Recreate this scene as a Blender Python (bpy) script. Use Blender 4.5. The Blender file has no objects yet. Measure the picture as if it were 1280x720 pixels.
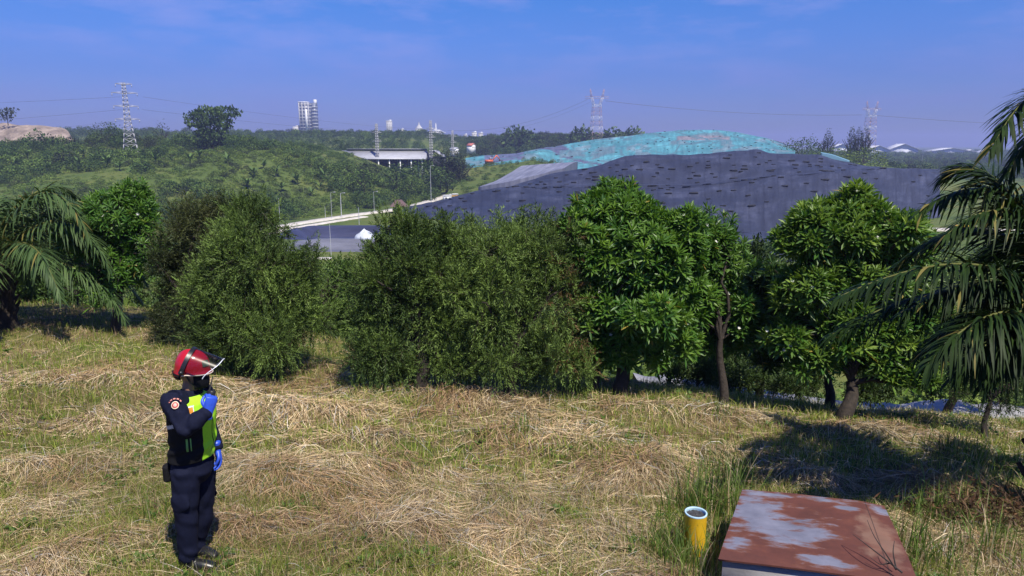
import bpy, bmesh, math
import numpy as np
from mathutils import Vector, Matrix
C = bpy.context.scene.collection
R = math.radians
PI = math.pi

# ------------------------------------------------------------------ camera mapping (photo is 1280 x 720)
FPX = 854.0
CAMZ = 3.25
PITCH = R(11.9)
cP, sP = math.cos(PITCH), math.sin(PITCH)

def at(px, py, t):
    """world point seen at photo pixel px,py at depth t along the lens axis"""
    h = (px - 640.0) / FPX; v = (360.0 - py) / FPX
    return np.array([h * t, (cP + v * sP) * t, CAMZ + (-sP + v * cP) * t])
def atY(px, py, Y):
    v = (360.0 - py) / FPX
    return at(px, py, Y / (cP + v * sP))
def atZ(px, py, z):
    v = (360.0 - py) / FPX
    return at(px, py, (z - CAMZ) / (-sP + v * cP))

# ------------------------------------------------------------------ numpy noise
_rt = np.random.default_rng(11).random((256, 256))
def vnoise(x, y):
    x = np.asarray(x, float); y = np.asarray(y, float)
    xi = np.floor(x).astype(int); yi = np.floor(y).astype(int)
    fx = x - xi; fy = y - yi
    fx = fx * fx * (3 - 2 * fx); fy = fy * fy * (3 - 2 * fy)
    a = _rt[xi & 255, yi & 255]; b = _rt[(xi + 1) & 255, yi & 255]
    c = _rt[xi & 255, (yi + 1) & 255]; d = _rt[(xi + 1) & 255, (yi + 1) & 255]
    return (a * (1 - fx) + b * fx) * (1 - fy) + (c * (1 - fx) + d * fx) * fy
def fbm(x, y, o=3):
    s = 0; a = .5; n = 0
    for k in range(o):
        s = s + a * vnoise(x * 2 ** k + 17.3 * k, y * 2 ** k + 5.1 * k); n += a; a *= .5
    return s / n
def sst(a, b, x):
    t = np.clip((x - a) / (b - a), 0, 1)
    return t * t * (3 - 2 * t)

# ------------------------------------------------------------------ mesh helpers
def norm(v):
    v = np.asarray(v, float)
    return v / (np.linalg.norm(v, axis=-1, keepdims=True) + 1e-12)

class MB:
    """collects arrays of vertices and faces for ONE mesh"""
    def __init__(s): s.V = []; s.F = []; s.C = []; s.M = []; s.n = 0
    def add(s, V, F, col=None, mi=0):
        V = np.asarray(V, float).reshape(-1, 3); F = np.asarray(F, int)
        s.V.append(V); s.F.append(F + s.n); s.n += len(V)
        if col is None: col = (1, 1, 1)
        col = np.asarray(col, float)
        s.C.append(np.broadcast_to(col, (len(V), 3)))
        s.M.append(np.full(len(F), mi, int))
        return s
    def box(s, c, d, rz=0, col=None, mi=0, tilt=None):
        x, y, z = np.array(d, float) / 2
        V = np.array([[-x,-y,-z],[x,-y,-z],[x,y,-z],[-x,y,-z],[-x,-y,z],[x,-y,z],[x,y,z],[-x,y,z]])
        if tilt is not None: V = V @ np.array(tilt).T
        if rz:
            cc, ss = math.cos(rz), math.sin(rz); V = V @ np.array([[cc,-ss,0],[ss,cc,0],[0,0,1]]).T
        return s.add(V + np.array(c), BOXF, col, mi)
    def bar(s, a, b, w, col=None, mi=0):
        a = np.array(a, float); b = np.array(b, float)
        d = norm(b - a); up = np.array([0, 0, 1.]) if abs(d[2]) < .9 else np.array([1., 0, 0])
        x = norm(np.cross(d, up)) * w / 2; y = norm(np.cross(x, d)) * w / 2
        V = [a-x-y, a+x-y, a+x+y, a-x+y, b-x-y, b+x-y, b+x+y, b-x+y]
        return s.add(V, BOXF, col, mi)
    def tube(s, P, rad, n=8, col=None, mi=0):
        V, F = tube(P, rad, n); return s.add(V, F, col, mi)
    def build(s, name, mats, parent=None, smooth=False, uv=None):
        V = np.concatenate(s.V); Cc = np.concatenate(s.C)
        me = bpy.data.meshes.new(name)
        me.vertices.add(len(V)); me.vertices.foreach_set('co', V.ravel())
        sizes = np.concatenate([np.full(len(f), f.shape[1], int) for f in s.F])
        loops = np.concatenate([f.ravel() for f in s.F])
        starts = np.concatenate([[0], np.cumsum(sizes)[:-1]])
        me.loops.add(len(loops)); me.loops.foreach_set('vertex_index', loops)
        me.polygons.add(len(sizes)); me.polygons.foreach_set('loop_start', starts)
        me.polygons.foreach_set('material_index', np.concatenate(s.M))
        if smooth: me.polygons.foreach_set('use_smooth', np.ones(len(sizes), bool))
        a = me.attributes.new('Col', 'FLOAT_COLOR', 'POINT')
        a.data.foreach_set('color', np.c_[Cc, np.ones(len(V))].ravel())
        if uv is not None:
            u = me.uv_layers.new(name='UVMap')
            u.data.foreach_set('uv', np.asarray(uv)[loops].ravel())
        me.update(calc_edges=True); me.validate()
        if not isinstance(mats, (list, tuple)): mats = [mats]
        for m in mats: me.materials.append(m)
        o = bpy.data.objects.new(name, me); C.objects.link(o)
        if parent is not None: o.parent = parent
        return o
BOXF = np.array([[3,2,1,0],[4,5,6,7],[0,1,5,4],[1,2,6,5],[2,3,7,6],[3,0,4,7]])

def tube(P, rad, n=8):
    P = np.asarray(P, float); m = len(P); rad = np.broadcast_to(np.asarray(rad, float), (m,))
    T = np.gradient(P, axis=0); T = norm(T)
    up = np.array([0, 0, 1.]) if abs(T[0][2]) < .9 else np.array([1., 0, 0])
    x = norm(np.cross(T[0], up)); V = []
    for i in range(m):
        x = norm(x - T[i] * np.dot(x, T[i])); y = np.cross(T[i], x)
        a = np.arange(n) * 2 * PI / n
        V.append(P[i] + rad[i] * (np.cos(a)[:, None] * x + np.sin(a)[:, None] * y))
    V = np.concatenate(V); i = np.arange(m - 1)[:, None] * n; k = np.arange(n); k2 = (k + 1) % n
    F = np.stack([i + k, i + k2, i + n + k2, i + n + k], -1).reshape(-1, 4)
    return V, F

def frames(d, up):
    """columns x (width), y (= d, length), z (normal)"""
    d = norm(d); x = norm(np.cross(d, up)); z = np.cross(x, d)
    return np.stack([x, d, z], -1)
def inst(TV, TF, M, P):
    N = len(P); k = len(TV)
    V = np.einsum('nij,kj->nki', M, TV) + P[:, None, :]
    F = (TF[None] + (np.arange(N) * k)[:, None, None]).reshape(-1, TF.shape[1])
    return V.reshape(-1, 3), F
def rand_dir(r, n):
    return norm(r.normal(size=(n, 3)))
def grid_faces(nv, nu):
    i = np.arange(nv - 1)[:, None] * nu; j = np.arange(nu - 1)[None]
    a = (i + j)
    return np.stack([a, a + 1, a + nu + 1, a + nu], -1).reshape(-1, 4)

# ------------------------------------------------------------------ objects
def empty(name, loc=(0, 0, 0), rz=0):
    o = bpy.data.objects.new(name, None); C.objects.link(o)
    o.location = loc; o.rotation_euler = (0, 0, rz); o.empty_display_size = .2
    return o
def tag(o, label=None, cat=None, group=None, kind=None):
    if label: o['label'] = label
    if cat: o['category'] = cat
    if group: o['group'] = group
    if kind: o['kind'] = kind
    return o
def copy_tree(o, parent=None):
    c = o.copy(); C.objects.link(c)
    if parent is not None: c.parent = parent
    for ch in list(o.children): copy_tree(ch, c)
    return c

# ------------------------------------------------------------------ materials
def new_mat(name):
    m = bpy.data.materials.new(name); m.use_nodes = True
    nt = m.node_tree; b = nt.nodes['Principled BSDF']
    return m, nt, b
def N(nt, typ, **kw):
    n = nt.nodes.new(typ)
    for k, v in kw.items(): setattr(n, k, v)
    return n
def noise_col(nt, scale, stops, coord='Object', detail=6, rough=.6, vec=None, stretch=None, rot=0):
    tc = N(nt, 'ShaderNodeTexCoord'); src = tc.outputs[coord] if vec is None else vec
    if stretch is not None:
        mp = N(nt, 'ShaderNodeMapping'); mp.inputs['Scale'].default_value = stretch; mp.inputs['Rotation'].default_value = (0, 0, rot); mp.vector_type = 'TEXTURE' if False else 'POINT'
        nt.links.new(src, mp.inputs['Vector']); src = mp.outputs[0]
    no = N(nt, 'ShaderNodeTexNoise'); no.inputs['Scale'].default_value = scale
    no.inputs['Detail'].default_value = detail; no.inputs['Roughness'].default_value = rough
    nt.links.new(src, no.inputs['Vector'])
    cr = N(nt, 'ShaderNodeValToRGB')
    el = cr.color_ramp.elements
    while len(el) < len(stops): el.new(.5)
    for e, (p, c) in zip(el, stops): e.position = p; e.color = (*c, 1)
    nt.links.new(no.outputs['Fac'], cr.inputs['Fac'])
    return cr.outputs['Color'], no.outputs['Fac']
def mix(nt, fac, a, b, mode='MIX'):
    m = N(nt, 'ShaderNodeMix', data_type='RGBA', blend_type=mode)
    for s, v in (('Factor', fac), ('A', a), ('B', b)):
        i = [k for k in m.inputs if k.name == s and (k.type == 'RGBA' if s != 'Factor' else k.type == 'VALUE')][0]
        if hasattr(v, 'links') or isinstance(v, bpy.types.NodeSocket): nt.links.new(v, i)
        elif s == 'Factor': i.default_value = v
        else: i.default_value = (*v, 1)
    return [k for k in m.outputs if k.type == 'RGBA'][0]
def bump(nt, b, fac, strength=.3, dist=.02):
    bn = N(nt, 'ShaderNodeBump'); bn.inputs['Strength'].default_value = strength; bn.inputs['Distance'].default_value = dist
    nt.links.new(fac, bn.inputs['Height']); nt.links.new(bn.outputs[0], b.inputs['Normal'])
def plain(name, col, rough=.6, metal=0, var=.25, scale=8, bmp=.15, spec=.5, dist=.01):
    """a base colour broken up by a noise of wear"""
    m, nt, b = new_mat(name)
    c = np.array(col)
    o, f = noise_col(nt, scale, [(.3, tuple(c * (1 - var))), (.7, tuple(np.minimum(c * (1 + var), 1)))])
    nt.links.new(o, b.inputs['Base Color'])
    b.inputs['Roughness'].default_value = rough; b.inputs['Metallic'].default_value = metal
    b.inputs['Specular IOR Level'].default_value = spec
    if bmp: bump(nt, b, f, bmp, dist)
    return m
def leaf_mat(name, rough=.45, transl=.3, spec=.5, tint=(1, 1, 1)):
    """leaf colour from the mesh's own per-leaf colour, light passes through"""
    m, nt, b = new_mat(name)
    at_ = N(nt, 'ShaderNodeAttribute', attribute_name='Col')
    col = mix(nt, 1.0, at_.outputs['Color'], tint, 'MULTIPLY')
    nt.links.new(col, b.inputs['Base Color'])
    b.inputs['Roughness'].default_value = rough; b.inputs['Specular IOR Level'].default_value = spec
    if transl:
        tr = N(nt, 'ShaderNodeBsdfTranslucent')
        tcol = mix(nt, 1.0, col, (1.15, 1.2, .55), 'MULTIPLY')
        nt.links.new(tcol, tr.inputs['Color'])
        mx = N(nt, 'ShaderNodeMixShader'); mx.inputs[0].default_value = transl
        nt.links.new(b.outputs[0], mx.inputs[1]); nt.links.new(tr.outputs[0], mx.inputs[2])
        nt.links.new(mx.outputs[0], nt.nodes['Material Output'].inputs['Surface'])
    return m

LEAF = leaf_mat('broad_leaf', .42, .28, .35)
FINE = leaf_mat('fine_leaf', .6, .2, .3)
PALM = leaf_mat('palm_leaf', .5, .1, .1)
FARLEAF = leaf_mat('far_leaf', .7, .15, .2)
GRASS = leaf_mat('grass_blade', .55, .3, .3)
STRAW = leaf_mat('straw', .6, .15, .3)
BARK = plain('bark', (.032, .024, .018), .9, var=.45, scale=18, bmp=.8, dist=.02)
# ------------------------------------------------------------------ the ground
NOISE0 = float(fbm(np.array([-2.47 * .5]), np.array([4.8 * .5]), 2)[0])
def gplane(x, y):
    return -.085 * (y - 4.7) - .045 * (np.clip(x, -14, 12) + 2.2)
def gpt0(px, py):
    """photo pixel -> point on the grassy slope"""
    h = (px - 640.) / FPX; v = (360. - py) / FPX
    ry, rz = cP + v * sP, -sP + v * cP
    t = (CAMZ - .3995 + .099) / (-(rz + .085 * ry + .045 * h))
    return np.array([h * t, ry * t])
HEAPS = []   # mown-straw heaps: x, y, rx, ry, rot, height
for (px, py, rx, ry, rot, h) in [(800, 590, .75, .55, .5, .30), (905, 575, .8, .3, .2, .2), (340, 595, .7, .45, -.2, .24), (520, 655, .9, .5, .2, .16),
        (690, 545, .9, .4, 0, .24), (640, 665, .7, .4, .4, .16), (60, 590, .9, .4, .1, .12), (360, 515, 1.3, .4, .05, .26), (150, 480, 2.0, .5, .1, .22),
        (560, 500, 1.6, .4, -.05, .2), (850, 520, 1.4, .4, -.05, .22), (1010, 600, .6, .3, -.4, .22), (1180, 615, .8, .4, -.1, .25), (1215, 690, .6, .4, -.5, .2),
        (30, 640, .6, .5, .3, .1), (420, 580, .8, .3, .3, .14), (760, 660, .6, .4, .9, .12), (1110, 545, 1.0, .5, -.1, .2), (120, 690, .5, .4, .2, .1), (470, 545, .8, .3, .1, .14), (300, 660, .6, .4, .4, .14)]:
    p = gpt0(px, py); HEAPS.append((p[0], p[1], rx, ry, rot, h))
def heapv(x, y):
    z = np.zeros_like(x)
    for (hx, hy, rx, ry, ro, h) in HEAPS:
        c, s = math.cos(ro), math.sin(ro)
        u = ((x - hx) * c + (y - hy) * s) / rx; w = (-(x - hx) * s + (y - hy) * c) / ry
        z = np.maximum(z, h * np.exp(-(u * u + w * w)))
    return z
def crest(x): return 10.7 - .3 * np.clip(x - 2, 0, 5) + 5.2 * sst(2, -10, x)
def road_x(y): return np.minimum(-71 + (y - 220) * .46, -28)
def G(x, y):
    x = np.asarray(x, float); y = np.asarray(y, float)
    yc = crest(x)
    s = np.maximum(y - yc, 0)
    zn = gplane(x, y) - (.37 * s * s / (s + 1.2))
    near = sst(24, 14, y)
    zn = zn + near * ((fbm(x * .5, y * .5, 2) - NOISE0) * .22 + (fbm(x * 2.2 + 9, y * 2.2, 3) - .5) * .2 * sst(1.0, 2.6, np.hypot(x + 2.47, y - 4.82) * 3) + heapv(x, y) * .55)
    L = sst(8, 90, road_x(y) - x)
    S = sst(165, 345, y)
    a = x / np.maximum(y, 1)
    zv = -22 + 22 * L * S - 9 * sst(420, 560, y) * L
    zv = zv + (fbm(x * .02, y * .02, 4) - .5) * 9 * L * S
    zv = zv + (20 + 9 * sst(-.12, 0, a)) * sst(460, 800, y) * sst(.34, .18, a)
    zv = zv + 14 * np.exp(-((x - 200) / 65.) ** 2 - ((y - 418) / 50.) ** 2)
    for (bx, by, w, d, dep) in BASINS:
        zv = zv - dep * sst(1.0, .35, (np.abs(x - bx) / w) ** 4 + (np.abs(y - by) / d) ** 4)
    k = 1.5
    m = np.maximum(zn, zv)
    return m + k * np.exp(-np.abs(zn - zv) / k) * .5 * sst(20, 30, y)
BASINS = [(-50, 199, 14.5, 13.5, 5.0), (-42, 173, 13.0, 9.0, 4.0)]
def gz(x, y): return float(G(np.array([x]), np.array([y]))[0])
def gpt(px, py, t0=3):
    """photo pixel -> point on the real ground (marched)"""
    ts = np.linspace(t0, 60, 2400)
    P = np.array([at(px, py, t) for t in ts])
    d = P[:, 2] - G(P[:, 0], P[:, 1])
    k = int(np.argmax(d < 0)); return P[k]

rows = np.geomspace(3, 6006, 560) - 6
cols = np.linspace(-1, 1, 420); cols = np.sign(cols) * (np.abs(cols) ** 1.15) * 1.5
YY, TT = np.meshgrid(rows, cols, indexing='ij')
XX = (YY + 6) * TT
ZZ = G(XX, YY)
gm = MB(); gm.add(np.stack([XX, YY, ZZ], -1), grid_faces(len(rows), len(cols)))

def ground_material():
    m, nt, b = new_mat('ground_cover')
    geo = N(nt, 'ShaderNodeNewGeometry')
    pos = geo.outputs['Position']
    # mown slope: brown litter and yellow-green growth
    c1, f1 = noise_col(nt, 3.2, [(.25, (.075, .055, .03)), (.5, (.17, .125, .065)), (.75, (.27, .205, .115))], vec=pos, detail=10, rough=.75)
    c2, f2 = noise_col(nt, 9.0, [(.3, (.05, .075, .016)), (.7, (.14, .165, .04))], vec=pos, detail=8)
    _, f3 = noise_col(nt, .55, [(0, (0, 0, 0)), (1, (1, 1, 1))], vec=pos, detail=4)
    mr = N(nt, 'ShaderNodeMapRange'); mr.inputs[1].default_value = .42; mr.inputs[2].default_value = .58; nt.links.new(f3, mr.inputs[0])
    near = mix(nt, mr.outputs[0], c1, c2)
    # far land: rough pasture, scrub, a little bare earth
    c4, f4 = noise_col(nt, .035, [(.3, (.035, .06, .014)), (.48, (.075, .11, .025)), (.62, (.12, .135, .035)), (.78, (.17, .14, .06))], vec=pos, detail=12, rough=.7)
    sep = N(nt, 'ShaderNodeSeparateXYZ'); nt.links.new(pos, sep.inputs[0])
    mr2 = N(nt, 'ShaderNodeMapRange'); mr2.inputs[1].default_value = 17; mr2.inputs[2].default_value = 30; nt.links.new(sep.outputs['Y'], mr2.inputs[0])
    col = mix(nt, mr2.outputs[0], near, c4)
    nt.links.new(col, b.inputs['Base Color']); b.inputs['Roughness'].default_value = .95; b.inputs['Specular IOR Level'].default_value = .15
    bump(nt, b, f1, .8, .06)
    return m
GROUND = ground_material()
ground = gm.build('ground', GROUND, smooth=True); tag(ground, kind='structure')

# ------------------------------------------------------------------ lofted earthworks and covers
def loft(rowsets, nu, nvs, noise=(0, 1), seed=0, back=None):
    """rowsets: polylines of photo pixels with depth; -> world grid"""
    out = []
    for r in rowsets:
        r = np.array(r, float); pu = np.linspace(r[0, 0], r[-1, 0], nu) if np.all(np.diff(r[:, 0]) > 0) else None
        W = np.array([at(*p) for p in r]); q = r[:, 0]
        out.append(np.stack([np.interp(pu, q, W[:, k]) for k in range(3)], -1))
    if back is not None:
        o = out[-1].copy(); o[:, :2] *= back[0]; o[:, 2] = back[1]; out.append(o)
    rowsW = []
    for i in range(len(out) - 1):
        n = nvs[i]
        for k in range(n): rowsW.append(out[i] + (out[i + 1] - out[i]) * k / n)
    rowsW.append(out[-1]); Gd = np.array(rowsW)
    # round off the control polygon
    for _ in range(2):
        Gd[1:-1] = .25 * Gd[:-2] + .5 * Gd[1:-1] + .25 * Gd[2:]
        Gd[:, 1:-1] = .25 * Gd[:, :-2] + .5 * Gd[:, 1:-1] + .25 * Gd[:, 2:]
    if noise[0]:
        Gd[..., 2] += (fbm(Gd[..., 0] * noise[1] + seed, Gd[..., 1] * noise[1], 4) - .5) * noise[0]
    return Gd
def loft_obj(name, Gd, m, skirt=-26, col=None):
    nv, nu = Gd.shape[:2]
    mb = MB()
    # uv in metres: along the slope and across it
    du = np.r_[0, np.cumsum(np.linalg.norm(np.diff(Gd[nv // 3], axis=0), axis=-1))]
    dv = np.r_[0, np.cumsum(np.linalg.norm(np.diff(Gd[:, nu // 2], axis=0), axis=-1))]
    UV = np.stack(np.broadcast_arrays(du[None, :], dv[:, None]), -1).reshape(-1, 2)
    mb.add(Gd.reshape(-1, 3), grid_faces(nv, nu), None if col is None else col.reshape(-1, 3))
    uv = [UV]
    if skirt is not None:
        edge = np.concatenate([np.arange(nu), np.arange(1, nv) * nu + nu - 1, (nv - 1) * nu + np.arange(nu - 2, -1, -1), np.arange(nv - 2, 0, -1) * nu])
        E = Gd.reshape(-1, 3)[edge]; lo = E.copy(); lo[:, 2] = skirt
        n = len(edge); k = np.arange(n); k2 = (k + 1) % n
        c = None if col is None else np.r_[col.reshape(-1, 3)[edge], col.reshape(-1, 3)[edge]]
        mb.add(np.r_[E, lo], np.stack([k, k + n, k2 + n, k2], -1), c); uv += [UV[edge], UV[edge]]
    o = mb.build(name, m, smooth=True, uv=np.concatenate(uv))
    return o

def sheet_material(name, c0, c1, seam=5.5, attr=False, weld=.38):
    """welded plastic sheeting: panels, weld lines, wrinkles, dust"""
    m, nt, b = new_mat(name)
    tc = N(nt, 'ShaderNodeTexCoord'); uv = tc.outputs['UV']
    col, f = noise_col(nt, .08, [(.32, tuple(np.array(c0) * .8)), (.5, c0), (.68, c1)], vec=uv, detail=10, rough=.7)
    streak, fs = noise_col(nt, 1.0, [(.3, (.62, .62, .66)), (.62, (1.12, 1.12, 1.12))], vec=uv, detail=8, stretch=(.4, .05, 1), rot=.45)
    dust, fd = noise_col(nt, 2.2, [(.55, (1, 1, 1)), (.8, (1.25, 1.2, 1.15))], vec=uv, detail=8)
    col = mix(nt, 1.0, col, streak, 'MULTIPLY'); col = mix(nt, 1.0, col, dust, 'MULTIPLY')
    if attr:
        a = N(nt, 'ShaderNodeAttribute', attribute_name='Col'); col = mix(nt, 1.0, col, a.outputs['Color'], 'MULTIPLY')
        vo = N(nt, 'ShaderNodeTexVoronoi', feature='DISTANCE_TO_EDGE'); vo.inputs['Scale'].default_value = .055
        mp = N(nt, 'ShaderNodeMapping'); mp.inputs['Scale'].default_value = (1, 1.6, 1); nt.links.new(uv, mp.inputs[0]); nt.links.new(mp.outputs[0], vo.inputs['Vector'])
        lt = N(nt, 'ShaderNodeMath', operation='LESS_THAN'); lt.inputs[1].default_value = .034; nt.links.new(vo.outputs['Distance'], lt.inputs[0])
        col = mix(nt, lt.outputs[0], col, (.07, .16, .2))
    # weld lines running down the slope
    sx = N(nt, 'ShaderNodeSeparateXYZ'); nt.links.new(uv, sx.inputs[0])
    md = N(nt, 'ShaderNodeMath', operation='PINGPONG'); md.inputs[1].default_value = seam / 2
    wob = N(nt, 'ShaderNodeMath', operation='MULTIPLY_ADD'); nt.links.new(f, wob.inputs[0]); wob.inputs[1].default_value = 3.0; nt.links.new(sx.outputs[0], wob.inputs[2])
    nt.links.new(wob.outputs[0], md.inputs[0])
    ls = N(nt, 'ShaderNodeMath', operation='LESS_THAN'); ls.inputs[1].default_value = .28; nt.links.new(md.outputs[0], ls.inputs[0])
    k = N(nt, 'ShaderNodeMath', operation='MULTIPLY'); k.inputs[1].default_value = weld; nt.links.new(ls.outputs[0], k.inputs[0])
    col = mix(nt, k.outputs[0], col, tuple(np.array(c0) * .45))
    nt.links.new(col, b.inputs['Base Color'])
    b.inputs['Roughness'].default_value = .55; b.inputs['Specular IOR Level'].default_value = .35
    bump(nt, b, fs, .5, .5)
    return m
BLACKSHEET = sheet_material('black_sheeting', (.027, .032, .055), (.058, .066, .107))
BLUESHEET = sheet_material('turquoise_sheeting', (.62, .66, .66), (.95, .95, .95), 9, True, .1)
GREYSHEET = sheet_material('grey_sheeting', (.2, .21, .27), (.27, .28, .35), 6)

bl_base = [(500,269,252),(600,285,209),(700,291,198),(800,294,193),(940,292,197),(1060,288,204),(1175,272,240)]
bl_b1 = [(500,264.5,258),(560,250,262),(620,236,262),(700,232.5,250),(800,232,242),(860,232,240),(940,223,243),(1010,218,248),(1090,211.5,262),(1175,213,285)]
bl_b2 = [(p, q + 1.6, t + 4) for p, q, t in bl_b1]
bl_top = [(500,263,263),(560,248.2,270),(620,234,274),(660,226,280),(700,215,284),(750,203,287),(785,191,287),(850,192,287),(900,187,287),(950,184,288),(958,190,288),(985,190,288),(1030,193,290),(1060,202,292),(1090,208.5,294),(1175,211,304)]
black = loft([bl_base, bl_b1, bl_b2, bl_top], 150, [20, 5, 20, 8], (2.6, .065), 3, back=(1.22, -24))
o = loft_obj('landfill_mound', black, BLACKSHEET); tag(o, kind='structure')
fl = loft([[(850,326,149),(1000,326,149)],[(850,306,172),(1000,306,172)],[(850,287,210),(1000,287,210)]], 20, [8, 8], (.5, .12), 4)
fl[..., 2] += .4
o = loft_obj('grey_liner_flat', fl, BLACKSHEET); tag(o, kind='structure')
dr = loft([[(p, q + .25, t - .2) for p, q, t in bl_b1], [(p, q - .9, t + 2.5) for p, q, t in bl_b1]], 150, [2])  # dark strip along the bench edge; its colour imitates the ditch's shade line
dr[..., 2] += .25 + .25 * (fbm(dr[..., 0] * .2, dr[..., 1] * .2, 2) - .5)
o = loft_obj('bench_shade_strip', dr, plain('painted_bench_shade', (.026, .03, .052), .6, var=.5, scale=.3), skirt=None); tag(o, kind='structure')
# strip of turquoise cover folded over the ridge
st = loft([[(1026,191.6,289.2),(1040,194,290),(1062,202,291.5)], [(1026,190.6,292.5),(1040,193,293),(1062,201,294.5)]], 14, [3])
st[..., 2] += .15
o = loft_obj('cover_strip', st, plain('pale_turquoise_cover', (.14, .28, .36), .5)); tag(o, kind='structure')

tq0 = [(582,212,398),(640,206,388),(700,214,380),(760,216,375),(850,218,375),(950,212,378),(994,198,392)]
tq1 = [(582,206.5,402),(640,199,395),(660,198,392),(700,204.5,388),(760,205,390),(850,196,400),(950,189,405),(994,191,405)]
tq2 = [(582,202,406),(640,194,403),(676,186.5,400),(700,191,402),(735,194,405),(760,188,412),(850,178,424),(950,179,424),(994,188,415)]
tq3 = [(582,198,412),(610,192.5,414),(650,190,417),(680,184,424),(740,173,445),(800,165,458),(850,160,462),(900,161,462),(930,164,457),(960,171,446),(994,185,430)]
turq = loft([tq0, tq1, tq2, tq3], 150, [10, 10, 14, 6], (2.2, .03), 8, back=(1.25, -24))
nv, nu = turq.shape[:2]
U = np.broadcast_to(np.linspace(582, 994, nu)[None], (nv, nu)); Vv = np.broadcast_to(np.arange(nv)[:, None], (nv, nu)) / 34.
col = np.empty((nv, nu, 3)); col[:] = (.11, .35, .42)
col *= (.8 + .4 * fbm(U * .03, Vv * 9, 3))[..., None]
gp = fbm(U * .045 + 4, Vv * 5 + 2, 3)
col = np.where((gp > .6)[..., None], np.array((.2, .31, .37)), col)               # faded sheets
Uc = np.interp(Vv, [.2, .3, .55, .95], [775, 742, 702, 684]); w = (np.abs(U - Uc) < 7 + 12 * (Vv > .72)) & (Vv > .2) & (Vv < 1.05); col[w] = (.13, .13, .22)
w = (U > 606) & (U < 655) & (Vv > .25); col[w] = (.17, .17, .3)
w = (U > 845) & (U < 912) & (Vv > .66) & (Vv < .78); col[w] = (.3, .27, .31)
w = (U > 700) & (U < 770) & (Vv > .3) & (Vv < .72) & (gp > .42); col[w] = (.17, .27, .33)
col[Vv > 1.03] = (.2, .17, .2)
o = loft_obj('covered_mound', turq, BLUESHEET, col=col); tag(o, kind='structure')

bank = loft([[(556,250,298),(610,239,303),(660,224,318),(692,213,340)], [(570,232,338),(610,226,343),(660,212,352),(692,205,362)], [(576,210,394),(640,204,386),(665,200.5,384),(692,204,380)]], 30, [10, 10], (1.5, .08), 5)
o = loft_obj('embankment', bank, GROUND); tag(o, kind='structure')
gs = loft([[(598,239,294),(640,231,290),(705,215,292)], [(625,228,312),(660,220,310),(712,210,312)], [(652,211.5,336),(676,209.5,338),(722,206,332)]], 24, [6, 6], (.6, .1), 5)
gs[..., 2] += 1.6
o = loft_obj('grey_cover_slope', gs, GREYSHEET); tag(o, kind='structure')

# ------------------------------------------------------------------ lined basins
def basin(bx, by, w, d, dep, name, mbed):
    mb = MB()
    z0 = -21.75
    def ring(k, z): return k, z
    def sub(r):
        k, z = r; a = np.linspace(0, 2 * PI, 40, endpoint=False); c, s = np.cos(a), np.sin(a)
        return np.c_[bx + np.sign(c) * np.abs(c) ** .5 * (w + k), by + np.sign(s) * np.abs(s) ** .5 * (d + k), np.full(40, z)]
    rings = [sub(ring(3.0, z0 - .6)), sub(ring(2.0, z0)), sub(ring(0, z0 - .05)), sub(ring(-3.5, z0 - dep * .55)), sub(ring(-6.5, z0 - dep + .9))]
    n = 40; V = np.concatenate(rings); V[:, 2] += (vnoise(V[:, 0] * .4, V[:, 1] * .4) - .5) * .35; V[:, :2] += np.c_[vnoise(V[:, 1] * .2, V[:, 0]) - .5, vnoise(V[:, 0] * .2, V[:, 1]) - .5] * 1.2
    F = []
    for i in range(len(rings) - 1):
        for k in range(n): F.append((i * n + k, i * n + (k + 1) % n, (i + 1) * n + (k + 1) % n, (i + 1) * n + k))
    mb.add(V, F)
    c = V[-n:].mean(0); mb.add(np.r_[V[-n:], [c]], [(k, (k + 1) % n, n) for k in range(n)])
    o = mb.build(name, mbed, smooth=True); tag(o, kind='structure'); return o
def liner(name, c):
    m, nt, b = new_mat(name)
    o, f = noise_col(nt, .25, [(.3, tuple(np.array(c) * .6)), (.7, tuple(np.array(c) * 1.3))], stretch=(.3, 1.4, 1), detail=8)
    nt.links.new(o, b.inputs['Base Color']); b.inputs['Roughness'].default_value = .5; bump(nt, b, f, .6, .6); return m
basin(*BASINS[0], 'pond_basin', liner('dark_liner', (.035, .04, .085)))
basin(*BASINS[1], 'pond_basin', liner('grey_liner', (.13, .135, .17)))

# ------------------------------------------------------------------ roads
def road(name, pts, w, m, dz=.3, n=14, step=None):
    P = np.array(pts, float); d = np.r_[0, np.cumsum(np.linalg.norm(np.diff(P, axis=0), axis=1))]
    s = np.linspace(0, d[-1], n * len(P)); Q = np.c_[np.interp(s, d, P[:, 0]), np.interp(s, d, P[:, 1])]
    for _ in range(6): Q[1:-1] = .25 * Q[:-2] + .5 * Q[1:-1] + .25 * Q[2:]
    T = norm(np.gradient(Q, axis=0)); S = np.c_[-T[:, 1], T[:, 0]]
    zc = G(Q[:, 0], Q[:, 1]) + dz
    mb = MB(); V = []
    jit = (vnoise(s * .4, s * 0) - .5) * w * .18
    for k, off, z in ((0, -w / 2 - .1, -1.2), (1, -w / 2, 0), (2, 0, .05), (3, w / 2, 0), (4, w / 2 + .1, -1.2)):
        V.append(np.c_[Q + S * (off + jit * np.sign(off))[:, None], zc + z])
    V = np.array(V).transpose(1, 0, 2)
    mb.add(V, grid_faces(len(Q), 5)); o = mb.build(name, m, smooth=False); tag(o, kind='structure'); return o
PALE = plain('pale_gravel', (.5, .47, .42), .9, var=.3, scale=.6, bmp=.3)
CONC = plain('pale_concrete_road', (.34, .34, .35), .9, var=.2, scale=.8, bmp=.2)
a_ = [atZ(x, y, -22)[:2] for x, y in ((330, 288), (365, 281), (410, 274), (450, 268), (488, 263.5), (520, 257), (560, 245), (580, 238))]
road('access_road', a_, 5.0, PALE, .3)
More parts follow.
